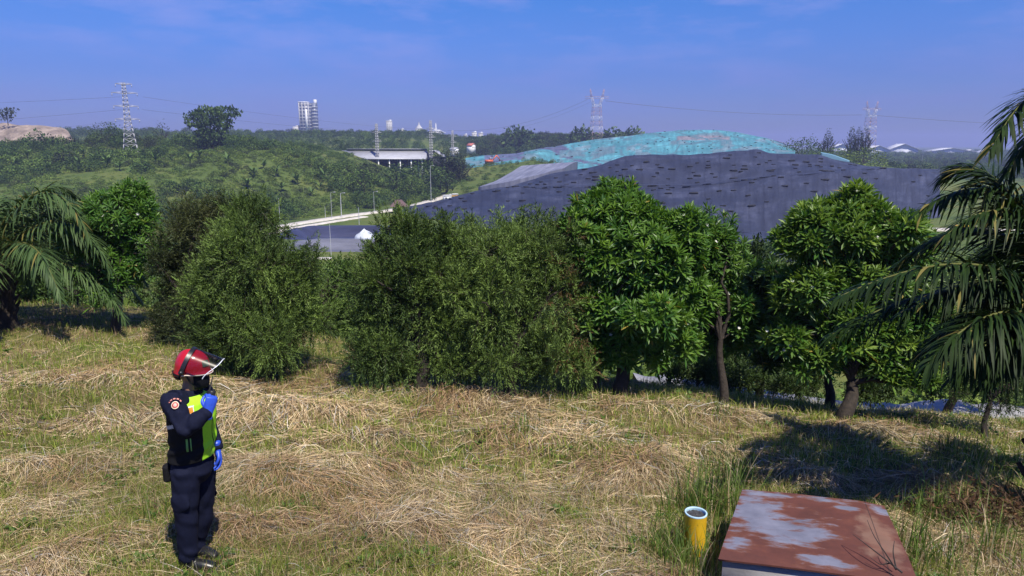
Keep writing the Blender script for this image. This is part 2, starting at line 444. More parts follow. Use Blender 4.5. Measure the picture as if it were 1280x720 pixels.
b_ = [p + np.array([3.5, -9.]) for p in a_[:4]]
road('side_track', b_, 3.0, PALE, .25)
c_ = [atZ(x, y, -22)[:2] for x, y in ((1040, 292), (1120, 288), (1200, 288), (1300, 290))]
road('valley_road', c_, 4.5, PALE, .5)
d_ = [gpt(x, y, 15)[:2] for x, y in ((800, 474), (860, 479), (950, 488), (1100, 506), (1280, 530), (1380, 545))]
road('hillside_road', d_, 2.2, CONC, .12)
# pale patch of bare ground in front of the basins
e_ = [atZ(x, y, -22)[:2] for x, y in ((380, 323), (402, 323.5), (415, 324))]
road('gravel_path', e_, 2.4, PALE, .25)

# spoil heap on the left skyline
sp = loft([[(-60,186,415),(0,184,412),(50,183,410),(96,182,412)], [(-60,165,425),(0,165,424),(40,160,424),(75,166,424),(96,181.6,418)],
           [(-60,152,440),(8,151,440),(16,156,440),(40,157,440),(72,159,440),(86,164,436),(96,181.3,424)]], 60, [14, 10, 6], (5, .06), 2, back=(1.15, -24))
o = loft_obj('spoil_heap', sp, plain('quarry_spoil', (.27, .215, .175), .95, var=.5, scale=.16, bmp=1, dist=3)); tag(o, kind='structure')
# ------------------------------------------------------------------ leaf templates (length along +Y, width along X)
def leaf_tpl(w, sag, n=3, fold=.25, peak=.6):
    """long blade-shaped leaf, folded along its midrib, length 1"""
    V = []; s = np.linspace(0, 1, n + 1)
    prof = np.sin(np.clip(s, 0, 1) ** (math.log(.5) / math.log(peak)) * PI) ; prof[0] = .12; prof[-1] = .03
    for k in range(n + 1):
        z = -sag * s[k] ** 2; h = w / 2 * prof[k]
        V += [(-h, s[k], z + h * fold), (0, s[k], z), (h, s[k], z + h * fold)]
    F = []
    for k in range(n):
        a = k * 3
        F += [(a, a + 1, a + 4, a + 3), (a + 1, a + 2, a + 5, a + 4)]
    return np.array(V), np.array(F)
L_BROAD = leaf_tpl(.19, .12, 3, .35, .62)
L_RHOMB = (np.array([(0, 0, 0), (.5, .45, .04), (0, 1, -.06), (-.5, .45, .04)]), np.array([(0, 1, 2, 3)]))

def lobe_points(r, lobes, n, lo=.78, hi=1.03, zmin=-.55, inside=.25, lump=.2):
    """points through the outer volume of a set of ellipsoid lobes -> position, outward normal, depth factor"""
    areas = np.array([np.mean(l[1]) ** 2 for l in lobes]); cnt = (areas / areas.sum() * n).astype(int) + 1
    Ps, Ns, Ds = [], [], []
    for (c, rad), k in zip(lobes, cnt):
        c = np.array(c, float); rad = np.array(rad, float)
        d = rand_dir(r, k * 3); d = d[d[:, 2] > zmin][:k]
        f = lo + (hi - lo) * r.random(len(d))
        ins = r.random(len(d)) < inside; f[ins] *= .45 + .45 * r.random(ins.sum())
        ph = r.random(2) * 9
        f *= 1 - lump + 2 * lump * fbm(d[:, 0] * 2.2 + ph[0] + d[:, 2] * 1.3, d[:, 1] * 2.2 + ph[1] - d[:, 2] * 1.7, 2)
        P = c + d * rad * f[:, None]
        Ps.append(P); Ns.append(norm(d / rad)); Ds.append(f)
    P = np.concatenate(Ps); Nn = np.concatenate(Ns); D = np.concatenate(Ds)
    keep = np.ones(len(P), bool)
    for c, rad in lobes:   # drop what would sit deep in a neighbouring lobe
        q = np.linalg.norm((P - np.array(c)) / np.array(rad), axis=1); keep &= ~((q < .55) & (r.random(len(P)) < .7))
    return P[keep], Nn[keep], D[keep]

def limbs(mb, r, base, fork, targets, rb, n=12, side=7, lean=.3):
    """tapered trunk up to the fork, limbs bending out to the targets"""
    base = np.array(base, float); fork = np.array(fork, float)
    k = np.linspace(0, 1, 7)[:, None]
    P = base + (fork - base) * k + np.c_[np.sin(k[:, 0] * 5 + r.random() * 6), np.cos(k[:, 0] * 4 + r.random() * 6), 0 * k[:, 0]] * rb * .5 * (k > 0)
    P[0, 2] -= .15
    mb.tube(P, np.linspace(rb * 1.25, rb * .75, 7) + np.array([rb * .35, .0, 0, 0, 0, 0, 0]), side + 2)
    top = P[-1]
    idx = r.choice(len(targets), min(n, len(targets)), replace=False)
    for i in idx:
        t = targets[i]; d = t - top
        s = np.linspace(0, 1, 7)[:, None]
        ctrl = top + np.array([d[0] * .35, d[1] * .35, abs(d[2]) * .75 + .1])
        Q = (1 - s) ** 2 * top + 2 * s * (1 - s) * ctrl + s ** 2 * t
        Q[1:-1] += r.normal(size=(5, 3)) * .03 * np.linalg.norm(d)
        mb.tube(Q, np.linspace(rb * (.35 + .25 * r.random()), rb * .1, 7), side - 2)

def sublobes(r, lobes, k, f, main=.8):
    out = []
    for c, rad in lobes:
        c = np.array(c); rad = np.array(rad); out.append((c, rad * main))
        d = rand_dir(r, k * 2); d = d[d[:, 2] > -.7][:k]
        for q in d: out.append((c + q * rad * (.72 + .34 * r.random()), rad * f * (.75 + .5 * r.random())))
    return out
def px_lobes(base_t, lst, dy=None):
    """(cx, cy, rx, ry[, depth offset]) in photo pixels at depth base_t -> world lobes"""
    out = []
    for l in lst:
        cx, cy, rx, ry = l[:4]; off = l[4] if len(l) > 4 else 0
        t = base_t + off; c = at(cx, cy, t); a = rx * t / FPX; b_ = ry * t / FPX
        out.append((c, (a, min(a, b_ * 1.1) * .95, b_)))
    return out
def depth_of(p):
    return p[1] * cP - (p[2] - CAMZ) * sP

def rosette_crown(r, lobes, n, L, nl=15, young=(.165, .285, .035), old=(.04, .115, .016), yfrac=.4, zmin=-.75):
    P, Nn, D = lobe_points(r, lobes, n, zmin=zmin)
    m = len(P)
    ax = norm(Nn * .75 + np.array([0, 0, .75]) + r.normal(size=(m, 3)) * .28)
    mb = MB()
    sz = L * (.75 + .5 * r.random(m))
    ref = norm(np.cross(ax, rand_dir(r, m))); ref2 = np.cross(ax, ref)
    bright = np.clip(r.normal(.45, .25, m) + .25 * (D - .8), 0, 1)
    ph0 = r.random(m) * 6
    for k in range(nl):
        ph = ph0 + k * 2.399 + r.normal(size=m) * .15
        f = k / (nl - 1)                       # 0 = young, upright in the middle; 1 = old, spread or hanging
        inc = R(14) + f * R(68) + r.normal(size=m) * .15
        d = ax * np.cos(inc)[:, None] + (ref * np.cos(ph)[:, None] + ref2 * np.sin(ph)[:, None]) * np.sin(inc)[:, None]
        Mx = frames(d, ax + 1e-3) 
        s = sz * (.7 + .45 * f) * (.85 + .3 * r.random(m))
        V, F = inst(L_BROAD[0], L_BROAD[1], Mx * s[:, None, None], P - ax * .05 * f)
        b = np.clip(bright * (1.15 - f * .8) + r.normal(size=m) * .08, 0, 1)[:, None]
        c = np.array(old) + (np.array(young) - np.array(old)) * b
        yl = r.random(m) < .012 * f; c[yl] = (.3, .24, .05)
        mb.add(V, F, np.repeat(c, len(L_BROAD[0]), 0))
    sel = np.nonzero(r.random(m) < .035)[0]      # small white flowers
    for k in range(5):
        ph = k * 1.257; d = ax[sel] * .5 + ref[sel] * math.cos(ph) + ref2[sel] * math.sin(ph)
        Mx = frames(d, ax[sel] + 1e-3) * np.array([.03, .036, .03])[None, None, :]
        V, F = inst(L_RHOMB[0], L_RHOMB[1], Mx, P[sel] + ax[sel] * .06); mb.add(V, F, np.array((.72, .72, .66)))
    return mb, P

def rosette_tree(name, seed, base, fork, lobes, n, L, label, group=None, rb=.09, nl=15, limbsn=16, extra_trunks=(), **kw):
    r = np.random.default_rng(seed)
    base = np.array(base, float)
    root = empty(name, base); tag(root, label, 'tree', group)
    mb, P = rosette_crown(r, sublobes(r, [(c, np.array(q) - .6 * L) for c, q in lobes], 5, .42, .93), n, L, nl, **kw)
    cr = mb.build('crown', LEAF, root)
    tk = MB(); limbs(tk, r, base, fork, P, rb, limbsn)
    for b2, f2, r2 in extra_trunks: limbs(tk, r, b2, f2, P, r2, 8)
    # short stems under the leaf whorls
    sel = r.choice(len(P), min(len(P), 220), replace=False)
    cen = np.mean([l[0] for l in lobes], 0)
    for i in sel:
        q = P[i]; d = norm(cen - q); tk.tube([q, q + d * .22 + np.array([0, 0, -.06]), q + d * .5 + np.array([0, 0, -.2])], [.006, .01, .014], 4)
    tr = tk.build('trunk', BARK, root, smooth=True)
    for o in (cr, tr): o.location = -base
    return root

def spray_crown(r, lobes, n, sl, ll, lw, nleaf, c0, c1, droop=.35, upright=.7, zmin=-.9, brown=None):
    P, Nn, D = lobe_points(r, lobes, n, lo=.7, hi=1.06, zmin=zmin, inside=.16, lump=.36)
    m = len(P)
    zc = Nn[:, 2]
    upw = upright * np.clip(zc + .45, -.2, 1) - droop * np.clip(.15 - zc, 0, 1)
    ax = norm(Nn * .6 + np.c_[np.zeros(m), np.zeros(m), upw] + r.normal(size=(m, 3)) * .3)
    ln = sl * (.6 + .8 * r.random(m))
    tone = np.clip(r.normal(.45, .22, m) + (fbm(P[:, 0] * 1.7 + P[:, 1], P[:, 2] * 1.7, 2) - .5) * 1.2, 0, 1)
    c = np.array(c0) + (np.array(c1) - np.array(c0)) * tone[:, None]
    if brown is not None:
        q = brown(P); k = r.random(m) < q; c[k] = np.array((.14, .085, .035)) * (.7 + .6 * r.random(k.sum()))[:, None]
    mb = MB()
    ref = norm(np.cross(ax, rand_dir(r, m))); ref2 = np.cross(ax, ref)
    T, Fq = L_RHOMB
    for k in range(nleaf):
        s = (k + .5) / nleaf
        ph = k * 2.2 + r.random(m) * .8; inc = R(52) - R(28) * s + r.normal(size=m) * .15
        d = ax * np.cos(inc)[:, None] + (ref * np.cos(ph)[:, None] + ref2 * np.sin(ph)[:, None]) * np.sin(inc)[:, None]
        sag = np.zeros((m, 3)); sag[:, 2] = -.25 * droop * s * s * ln
        pos = P + ax * (ln * (s - .3))[:, None] + sag
        L = ll * (.7 + .6 * r.random(m)) * (1.1 - .4 * s)
        Mx = frames(d, rand_dir(r, m)); Mx = Mx * np.stack([L * 0 + lw, L, L * .3], -1)[:, None, :]
        V, F = inst(T, Fq, Mx, pos)
        cc = c * (.85 + .3 * r.random(m))[:, None]
        mb.add(V, F, np.repeat(cc, 4, 0))
    # the twigs themselves
    st = r.choice(m, int(m * .5), replace=False)
    a = P[st] - ax[st] * (ln[st] * .5)[:, None]; b_ = P[st] + ax[st] * (ln[st] * .6)[:, None]
    w = norm(np.cross(ax[st], rand_dir(r, len(st)))) * .004
    V = np.stack([a - w, a + w, b_ + w * .3, b_ - w * .3], 1).reshape(-1, 3)
    mb.add(V, np.arange(len(V)).reshape(-1, 4), np.array((.05, .045, .025)))
    return mb, P

def spray_tree(name, seed, base, fork, lobes, n, label, group=None, rb=.09, sl=.32, ll=.075, lw=.013, nleaf=22, c0=(.03, .06, .014), c1=(.165, .25, .052), limbsn=18, extra=(), cat='tree', **kw):
    r = np.random.default_rng(seed); base = np.array(base, float)
    root = empty(name, base); tag(root, label, cat, group)
    mb, P = spray_crown(r, sublobes(r, [(c, np.array(q) - .42 * sl) for c, q in lobes], 8, .4), n, sl, ll, lw, nleaf, c0, c1, **kw)
    cr = mb.build('crown', FINE, root)
    tk = MB(); limbs(tk, r, base, fork, P, rb, limbsn)
    for b2, f2, r2 in extra: limbs(tk, r, b2, f2, P, r2, 8)
    tr = tk.build('trunk', BARK, root, smooth=True)
    for o in (cr, tr): o.location = -base
    return root

# ------------------------------------------------------------------ the row of trees on the crest
ROW = 'trees in a row along the crest of the grassy slope'
def B(px, py): return gpt(px, py)
b1 = B(147, 417); t1 = depth_of(b1)
rosette_tree('broadleaf_tree', 1, b1, at(147, 372, t1), px_lobes(t1, [(150, 272, 52, 46), (112, 300, 34, 46), (182, 312, 32, 58), (140, 335, 44, 50), (165, 250, 30, 24)]), 1500, .15,
    'bright green broad-leaved tree on a thin bare trunk beside the left palm', ROW, rb=.07, nl=12, young=(.14, .26, .03))
b2 = B(232, 440); t2 = depth_of(b2) + .8
spray_tree('feathery_tree', 2, at(232, 438, t2), at(236, 390, t2), px_lobes(t2, [(248, 300, 42, 58), (222, 345, 32, 66), (250, 390, 40, 52), (276, 262, 26, 26), (208, 400, 22, 40)]), 2300,
    'dark brownish feathery tree half hidden behind the rounded bushy one', ROW, c0=(.026, .042, .014), c1=(.09, .105, .032))
b3 = B(318, 470); t3 = depth_of(b3)
spray_tree('feathery_tree', 3, b3, at(316, 440, t3), px_lobes(t3, [(312, 330, 66, 66), (290, 380, 62, 74), (345, 395, 62, 70), (318, 290, 44, 42), (298, 262, 14, 24), (330, 264, 13, 22), (275, 290, 14, 24), (358, 290, 13, 24), (385, 320, 13, 26), (262, 425, 38, 42), (375, 345, 34, 50), (320, 432, 60, 40)]), 5200,
    'rounded olive green feathery tree with foliage down to the ground', ROW, c0=(.034, .064, .014), c1=(.175, .265, .055), droop=.5)
b4 = B(527, 486); t4 = depth_of(b4)
spray_tree('feathery_tree', 4, b4, at(527, 430, t4), px_lobes(t4, [(500, 325, 50, 58), (480, 385, 48, 58), (530, 370, 52, 70), (475, 446, 44, 42), (500, 462, 34, 28), (552, 455, 26, 32), (518, 305, 32, 34), (545, 420, 30, 50), (556, 305, 34, 40), (508, 290, 12, 18), (532, 282, 13, 18), (474, 302, 12, 20), (555, 274, 12, 22), (460, 320, 14, 24)]), 4300,
    'dark feathery tree with low side boughs, just left of the brown-flanked one', ROW, droop=.6)
b5 = B(641, 496); t5 = depth_of(b5)
brown5 = lambda P: .38 * sst(670, 745, 640 + P[:, 0] / P[:, 1] * FPX * 1.0) * sst(2.6, 2.2, np.abs(P[:, 2] - 1.2) * 2)
spray_tree('feathery_tree', 5, b5, at(641, 450, t5), px_lobes(t5, [(640, 340, 62, 68), (600, 380, 55, 66), (690, 375, 56, 80), (650, 310, 50, 42), (705, 320, 40, 48), (620, 440, 56, 42), (700, 448, 52, 42), (660, 462, 30, 28), (585, 450, 30, 36), (588, 320, 38, 50), (560, 390, 30, 50), (625, 278, 13, 22), (652, 274, 12, 24), (690, 280, 14, 24), (720, 290, 12, 22), (590, 280, 13, 22), (606, 290, 12, 20)]), 5600,
    'wide feathery tree with dry brown twigs on its right flank', ROW, droop=.6, brown=brown5)
b6 = B(775, 492); t6 = depth_of(b6)
rosette_tree('broadleaf_tree', 6, b6, at(776, 440, t6), px_lobes(t6, [(765, 268, 48, 42), (790, 320, 82, 70), (745, 330, 46, 66), (835, 335, 58, 66), (790, 385, 78, 56), (740, 270, 30, 34), (825, 290, 40, 40), (770, 432, 52, 40), (720, 440, 30, 34), (835, 425, 46, 40), (868, 380, 30, 44)]), 3900, .168,
    'tallest broad-leaved tree with big glossy leaf whorls on a stout trunk', ROW, rb=.105, nl=16, extra_trunks=[(B(746, 489), at(748, 440, t6), .06)])
b7 = B(903, 507); t7 = depth_of(b7)
rosette_tree('broadleaf_tree', 7, b7, at(902, 425, t7), px_lobes(t7 + .4, [(888, 290, 36, 40), (905, 330, 44, 52), (885, 375, 42, 46), (915, 390, 42, 42), (872, 330, 30, 50), (885, 430, 34, 26), (930, 420, 28, 30)]), 1250, .165,
    'slim broad-leaved tree with a narrow crown on a leaning bare trunk', ROW, rb=.06, nl=14, young=(.13, .22, .03))
b8 = B(1054, 527); t8 = depth_of(b8)
rosette_tree('broadleaf_tree', 8, b8, at(1066, 478, t8), px_lobes(t8, [(1060, 290, 80, 52), (1010, 300, 42, 44), (1105, 305, 52, 52), (1135, 340, 40, 60), (1000, 370, 46, 46), (1060, 400, 60, 48), (1120, 410, 52, 46), (1060, 345, 70, 50), (1140, 460, 46, 40), (1062, 272, 52, 36), (985, 425, 32, 38), (1018, 448, 36, 32), (1098, 452, 46, 36), (1150, 400, 36, 44)]), 3300, .185,
    'wide-spreading broad-leaved tree with lime green whorls and a forked trunk', ROW, rb=.1, nl=15, young=(.22, .32, .05), zmin=-.6)
b9 = B(1231, 548); t9 = depth_of(b9)
spray_tree('thorn_tree', 9, b9, at(1236, 500, t9), px_lobes(t9, [(1225, 470, 36, 28), (1262, 478, 30, 30), (1195, 490, 24, 22), (1245, 510, 34, 18)]), 420,
    'small thin-stemmed tree with sparse leaves under the palm fronds', None, rb=.035, sl=.22, ll=.05, lw=.014, nleaf=12, c0=(.03, .055, .012), c1=(.1, .16, .035))

# trees and shrubs standing just down the slope, seen through the row
BK = 'trees a little down the slope behind the row'
def downhill(px, py, t):
    p = at(px, py, t); z = gz(p[0], p[1]); return np.array([p[0], p[1], z])
b = downhill(1037, 512, t8 + 1.3)
rosette_tree('broadleaf_tree', 10, b, at(1036, 470, t8 + 1.3), px_lobes(t8 + 1.5, [(985, 390, 38, 60), (960, 350, 30, 40), (1000, 440, 40, 36), (965, 430, 36, 40)]), 420, .2,
    'dark broad-leaved tree with a reddish trunk behind the forked one', BK, rb=.075, nl=12, young=(.07, .13, .025), old=(.02, .055, .012))
b = downhill(950, 470, 15)
spray_tree('dark_tree', 11, b, b + np.array([0, 0, 1.0]), px_lobes(15, [(950, 370, 46, 60), (935, 430, 56, 52), (980, 440, 50, 46), (905, 455, 40, 34), (940, 330, 30, 34), (970, 400, 44, 60)]), 2800,
    'dense dark tree filling the gap between two broad-leaved trees', BK, sl=.35, ll=.1, lw=.035, nleaf=14, c0=(.018, .04, .01), c1=(.06, .1, .025))
b = downhill(838, 470, 14)
rosette_tree('young_tree', 12, b, b + np.array([0, 0, .6]), px_lobes(14, [(835, 455, 28, 22), (822, 440, 20, 20), (850, 440, 20, 22)]), 150, .2,
    'low light green sapling between the tallest tree and the leaning trunk', BK, rb=.04, nl=10)
b = downhill(405, 440, 17)
spray_tree('leafy_tree', 13, b, b + np.array([0, 0, 1.0]), px_lobes(17, [(425, 365, 36, 40), (410, 410, 40, 42), (445, 400, 36, 40), (440, 345, 22, 24)]), 1900,
    'bright green leafy bush in the gap beside the rounded feathery tree', BK, cat='bush', sl=.3, ll=.09, lw=.035, nleaf=12, c0=(.04, .085, .016), c1=(.12, .2, .04))
b = downhill(60, 400, 19)
spray_tree('leafy_tree', 14, b, b + np.array([0, 0, 1.0]), px_lobes(19, [(60, 350, 60, 40), (100, 365, 50, 36), (20, 360, 50, 40), (190, 360, 30, 40)]), 1900,
    'broad green thicket behind the left palm and the bare-trunked tree', BK, cat='bush', sl=.35, ll=.11, lw=.045, nleaf=12, c0=(.03, .07, .015), c1=(.09, .16, .03))
b = downhill(1190, 500, 15)
spray_tree('leafy_tree', 15, b, b + np.array([0, 0, .8]), px_lobes(15, [(1120, 466, 44, 26), (1180, 468, 46, 28), (1230, 470, 40, 26), (1165, 490, 14, 18)]), 1300,
    'dark hedge-like bush in front of the pale road behind the forked tree', BK, cat='bush', sl=.3, ll=.09, lw=.03, nleaf=12, c0=(.02, .042, .012), c1=(.055, .09, .022))
b = downhill(1255, 500, 16)
spray_tree('leafy_tree', 16, b, b + np.array([0, 0, .8]), px_lobes(16, [(1262, 478, 40, 34), (1305, 470, 40, 40)]), 800,
    'green bush behind the small thin-stemmed tree', BK, cat='bush', sl=.3, ll=.08, lw=.025, nleaf=12, c0=(.03, .06, .014), c1=(.08, .13, .03))

for i, (px, py, rx, ry, t, lab) in enumerate([(872, 468, 34, 26, 13, 'dark low shrub behind the slim leaning trunk, on its left'), (925, 472, 34, 24, 13.5, 'dark low shrub behind the slim leaning trunk, on its right'), (1000, 478, 34, 22, 13, 'dark low shrub left of the reddish trunk'),
        (1090, 486, 30, 20, 13, 'dark low shrub between the forked trunk and the hedge-like bush'), (700, 470, 40, 26, 13, 'dark low shrub behind the trunk of the wide feathery tree'), (580, 462, 34, 26, 13, 'dark low shrub between the two feathery tree trunks'), (100, 388, 60, 18, 17, 'low light green shrub at the far edge of the grass on the left')]):
    b = downhill(px, py + 10, t)
    spray_tree('low_shrub', 60 + i, b, b + np.array([0, 0, .3]), px_lobes(t, [(px, py, rx, ry), (px - rx * .6, py + 6, rx * .6, ry * .8), (px + rx * .6, py + 4, rx * .6, ry * .8)]), 420, lab, 'low shrubs under the row of trees', rb=.02, sl=.22, ll=.075, lw=.022, nleaf=12, limbsn=6, cat='shrub', c0=(.024, .05, .012), c1=(.085, .14, .03))
# ------------------------------------------------------------------ palms
def frond_mb(r, Pc, nl=125, lmax=.6, lw=.016, c0=(.005, .015, .005), c1=(.025, .05, .010), gravity=.5, side=None):
    Pc = np.array(Pc, float); s = np.linspace(0, 1, 24)
    if len(Pc) == 4:
        u = s[:, None]; Q = (1-u)**3*Pc[0] + 3*u*(1-u)**2*Pc[1] + 3*u*u*(1-u)*Pc[2] + u**3*Pc[3]
    else:
        u = s[:, None]; Q = (1-u)**2*Pc[0] + 2*u*(1-u)*Pc[1] + u*u*Pc[2]
    mb = MB(); mb.tube(Q, np.linspace(.026, .004, 24), 5, col=(.12, .13, .04))
    T = norm(np.gradient(Q, axis=0))
    ss = np.linspace(.12, 1, nl); tone0 = r.random()
    for sd in (-1, 1):
        p = np.stack([np.interp(ss, s, Q[:, k]) for k in range(3)], -1); t = norm(np.stack([np.interp(ss, s, T[:, k]) for k in range(3)], -1))
        h = norm(np.cross(t, np.array([0, 0, 1.]))) * sd
        up = norm(np.cross(h * sd, t))
        ang = R(72) - R(45) * ss + r.normal(size=nl) * .12
        lift = r.normal(.1, .5, nl)
        d = t * np.cos(ang)[:, None] + (h * np.cos(lift)[:, None] + up * np.sin(lift)[:, None]) * np.sin(ang)[:, None]
        L = lmax * (.35 + .65 * np.sin(np.clip(ss * 1.02 + .06, 0, 1) ** .8 * PI) ** .7) * (.85 + .3 * r.random(nl))
        nseg = 5; V = []
        q = np.linspace(0, 1, nseg + 1)
        wv = norm(np.cross(d, up + h * .3)); gr = gravity * (.6 + .8 * r.random(nl))
        for k, x in enumerate(q):
            c = p + d * (L * x)[:, None]; c[:, 2] -= gr * L * x * x
            w = lw * (.5 + 1.1 * math.sin(min(x + .12, 1) * PI) ** .8 if x < 1 else .1) * .5
            V += [c - wv * w, c + wv * w]
        V = np.stack(V, 1).reshape(-1, 3)
        f = np.array([(2*k, 2*k+1, 2*k+3, 2*k+2) for k in range(nseg)])
        F = (f[None] + (np.arange(nl) * 2 * (nseg + 1))[:, None, None]).reshape(-1, 4)
        tone = np.clip(r.normal(.3 + .35 * tone0, .2, nl), 0, 1)[:, None]
        c = np.array(c0) + (np.array(c1) - np.array(c0)) * tone
        yl = r.random(nl) < .03; c[yl] = (.16, .14, .04)
        mb.add(V, F, np.repeat(c, 2 * (nseg + 1), 0))
    return mb
def palm(seed, base, crown, fronds, label, **kw):
    r = np.random.default_rng(seed); base = np.array(base, float)
    root = empty('palm', base); tag(root, label, 'palm')
    tk = MB(); P = np.linspace(base - [0, 0, .2], crown, 8); tk.tube(P, np.array([.26, .22, .2, .2, .22, .24, .2, .08]), 12)
    for k in range(40):      # stubs of cut fronds
        a = k * 2.4; z = .15 + .85 * k / 40; c = base + (crown - base) * z; dd = np.array([math.cos(a), math.sin(a), 1.1])
        tk.tube([c + dd * [.14, .14, 0], c + dd * [.3, .3, .2]], [.05, .025], 5)
    tr = tk.build('trunk', BARK, root, smooth=True); tr.location = -base
    for f in fronds:
        o = frond_mb(r, f, **kw).build('frond', PALM, root); o.location = -base
    return root
def auto_fronds(r, c, n, L, e0=(75, -5), az=None):
    out = []
    for k in range(n):
        a = k * 2.399 + r.random() * .3 if az is None else az[k]; e = R(e0[0] + (e0[1] - e0[0]) * (k / max(n - 1, 1)) ** .8)
        h = np.array([math.cos(a), math.sin(a), 0]); l = L * (.85 + .3 * r.random())
        p1 = c + (h * math.cos(e) + np.array([0, 0, math.sin(e)])) * l * .4
        p2 = c + h * l * (.45 + .35 * math.cos(e)) + np.array([0, 0, l * math.sin(e) * .75])
        p3 = c + h * l * (.62 + .36 * math.cos(e)) + np.array([0, 0, l * (math.sin(e) * .62 - .42)])
        out.append([c, p1, p2, p3])
    return out
rp = np.random.default_rng(5)
pc = at(1345, 440, 6.6); pb = np.array([pc[0], pc[1], gz(pc[0], pc[1])])
fr = [[pc, at(1410, 150, 6.4), at(1320, 20, 6.0), at(1240, 185, 5.6)],
      [pc, at(1320, 270, 6.6), at(1260, 190, 6.4), at(1150, 262, 6.2)],
      [pc, at(1310, 290, 6.8), at(1240, 170, 7.4), at(1178, 222, 7.6)],
      [pc, at(1300, 320, 6.3), at(1200, 300, 6.0), at(1046, 372, 5.7)],
      [pc, at(1290, 350, 6.6), at(1190, 330, 6.6), at(1040, 418, 6.6)],
      [pc, at(1300, 370, 6.0), at(1230, 370, 5.8), at(1160, 455, 5.6)],
      [pc, at(1300, 400, 6.3), at(1260, 390, 6.2), at(1195, 470, 6.1)],
      [pc, at(1320, 300, 7.0), at(1230, 240, 7.6), at(1120, 330, 8.0)],
      [pc, at(1310, 350, 7.0), at(1230, 350, 7.2), at(1150, 440, 7.3)]]
fr += [[pc, at(1335, 300, 6.5), at(1275, 215, 6.3), at(1185, 292, 6.0)], [pc, at(1320, 360, 6.4), at(1255, 320, 6.2), at(1135, 388, 6.0)], [pc, at(1335, 380, 6.3), at(1290, 385, 6.2), at(1232, 478, 6.1)], [pc, at(1430, 190, 6.8), at(1340, 40, 6.6), at(1262, 215, 6.3)], [pc, at(1330, 330, 6.9), at(1280, 260, 7.2), at(1205, 345, 7.4)]]
fr += auto_fronds(rp, pc, 3, 1.9, az=[0, .4, .9], e0=(65, 10))
palm(51, pb, pc, fr, 'large dark oil palm leaning its fronds in from the right edge', lmax=.5, lw=.0155)
pc = at(-6, 318, 13.6); pb = np.array([pc[0], pc[1], gz(pc[0], pc[1])])
fr = auto_fronds(rp, pc, 30, 2.75, e0=(82, -8))
palm(52, pb, pc, fr, 'bushy oil palm with arching fronds at the left edge', lmax=.52, lw=.018, c0=(.03, .062, .022), c1=(.095, .15, .052), nl=90)
# ------------------------------------------------------------------ distant vegetation
def clump_crown(r, n, shape, leaf, c0, c1):
    """unit crown (height 1, base at 0) from many small leaf faces"""
    if shape == 'round': lobes = [((0, 0, .55), (.42, .42, .42)), ((.22, .1, .5), (.3, .3, .3)), ((-.22, -.05, .48), (.32, .3, .32)), ((.02, -.2, .62), (.3, .3, .33))]
    elif shape == 'bush': lobes = [((0, 0, .4), (.6, .6, .5)), ((.4, .1, .3), (.4, .4, .35)), ((-.4, -.1, .32), (.45, .4, .4)), ((0, -.3, .5), (.4, .4, .45))]
    elif shape == 'flat': lobes = [((0, 0, .82), (.42, .4, .16)), ((.35, .05, .9), (.34, .3, .09)), ((-.3, .1, .75), (.34, .3, .14)), ((.1, -.1, .58), (.36, .36, .22)), ((-.1, 0, .4), (.3, .3, .2)), ((.3, 0, .7), (.25, .25, .1))]
    elif shape == 'column': lobes = [((0, 0, .35), (.16, .16, .36)), ((0, 0, .7), (.11, .11, .3)), ((.05, .02, .5), (.13, .12, .3))]
    P, Nn, D = lobe_points(r, lobes, n, lo=.7, hi=1.08, zmin=-.8, inside=.25, lump=.3)
    m = len(P); d = norm(Nn + r.normal(size=(m, 3)) * .8)
    tone = np.clip(r.normal(.45, .25, m) + (fbm(P[:, 0] * 5 + P[:, 1] * 3, P[:, 2] * 5, 2) - .5) * 1.4, 0, 1)
    c = np.array(c0) + (np.array(c1) - np.array(c0)) * tone[:, None]
    s = leaf * (.6 + .8 * r.random(m)); Mx = frames(d, rand_dir(r, m)) * np.stack([s * .7, s, s], -1)[:, None, :]
    V, F = inst(L_RHOMB[0], L_RHOMB[1], Mx, P)
    return V, F, np.repeat(c, 4, 0)
rf = np.random.default_rng(77)
GREENS = [((.024, .054, .013), (.09, .15, .032)), ((.042, .084, .016), (.14, .21, .042)), ((.06, .11, .018), (.2, .27, .05)), ((.024, .038, .016), (.07, .09, .034))]
def proto(shape, n, leaf, k): return [clump_crown(rf, n, shape, leaf, *GREENS[k]) for _ in range(3)]
PT = {('round', k): proto('round', 620, .085, k) for k in range(4)}
PT.update({('bush', k): proto('bush', 320, .14, k) for k in range(4)})
def scatter(mb, P, H, W, keys, r):
    """crowns merged into one mass"""
    kk = r.integers(0, len(keys), len(P)); vv = r.integers(0, 3, len(P))
    for a in range(len(keys)):
        for b in range(3):
            s = (kk == a) & (vv == b)
            if not s.any(): continue
            V, F, c = PT[keys[a]][b]; n = s.sum()
            an = r.random(n) * 6.28; M = np.zeros((n, 3, 3))
            M[:, 0, 0] = np.cos(an) * W[s]; M[:, 0, 1] = -np.sin(an) * W[s]; M[:, 1, 0] = np.sin(an) * W[s]; M[:, 1, 1] = np.cos(an) * W[s]; M[:, 2, 2] = H[s]
            VV, FF = inst(V, F, M, P[s]); mb.add(VV, FF, np.tile(c, (n, 1)) * np.repeat(.75 + .5 * r.random(n), len(V))[:, None])
def field(r, n, Y0, Y1, a0, a1, rej=None):
    Y = np.sqrt(Y0 ** 2 + (Y1 ** 2 - Y0 ** 2) * r.random(n)); X = Y * (a0 + (a1 - a0) * r.random(n))
    k = np.ones(n, bool) if rej is None else ~rej(X, Y)
    X, Y = X[k], Y[k]; return np.c_[X, Y, G(X, Y) - .3]

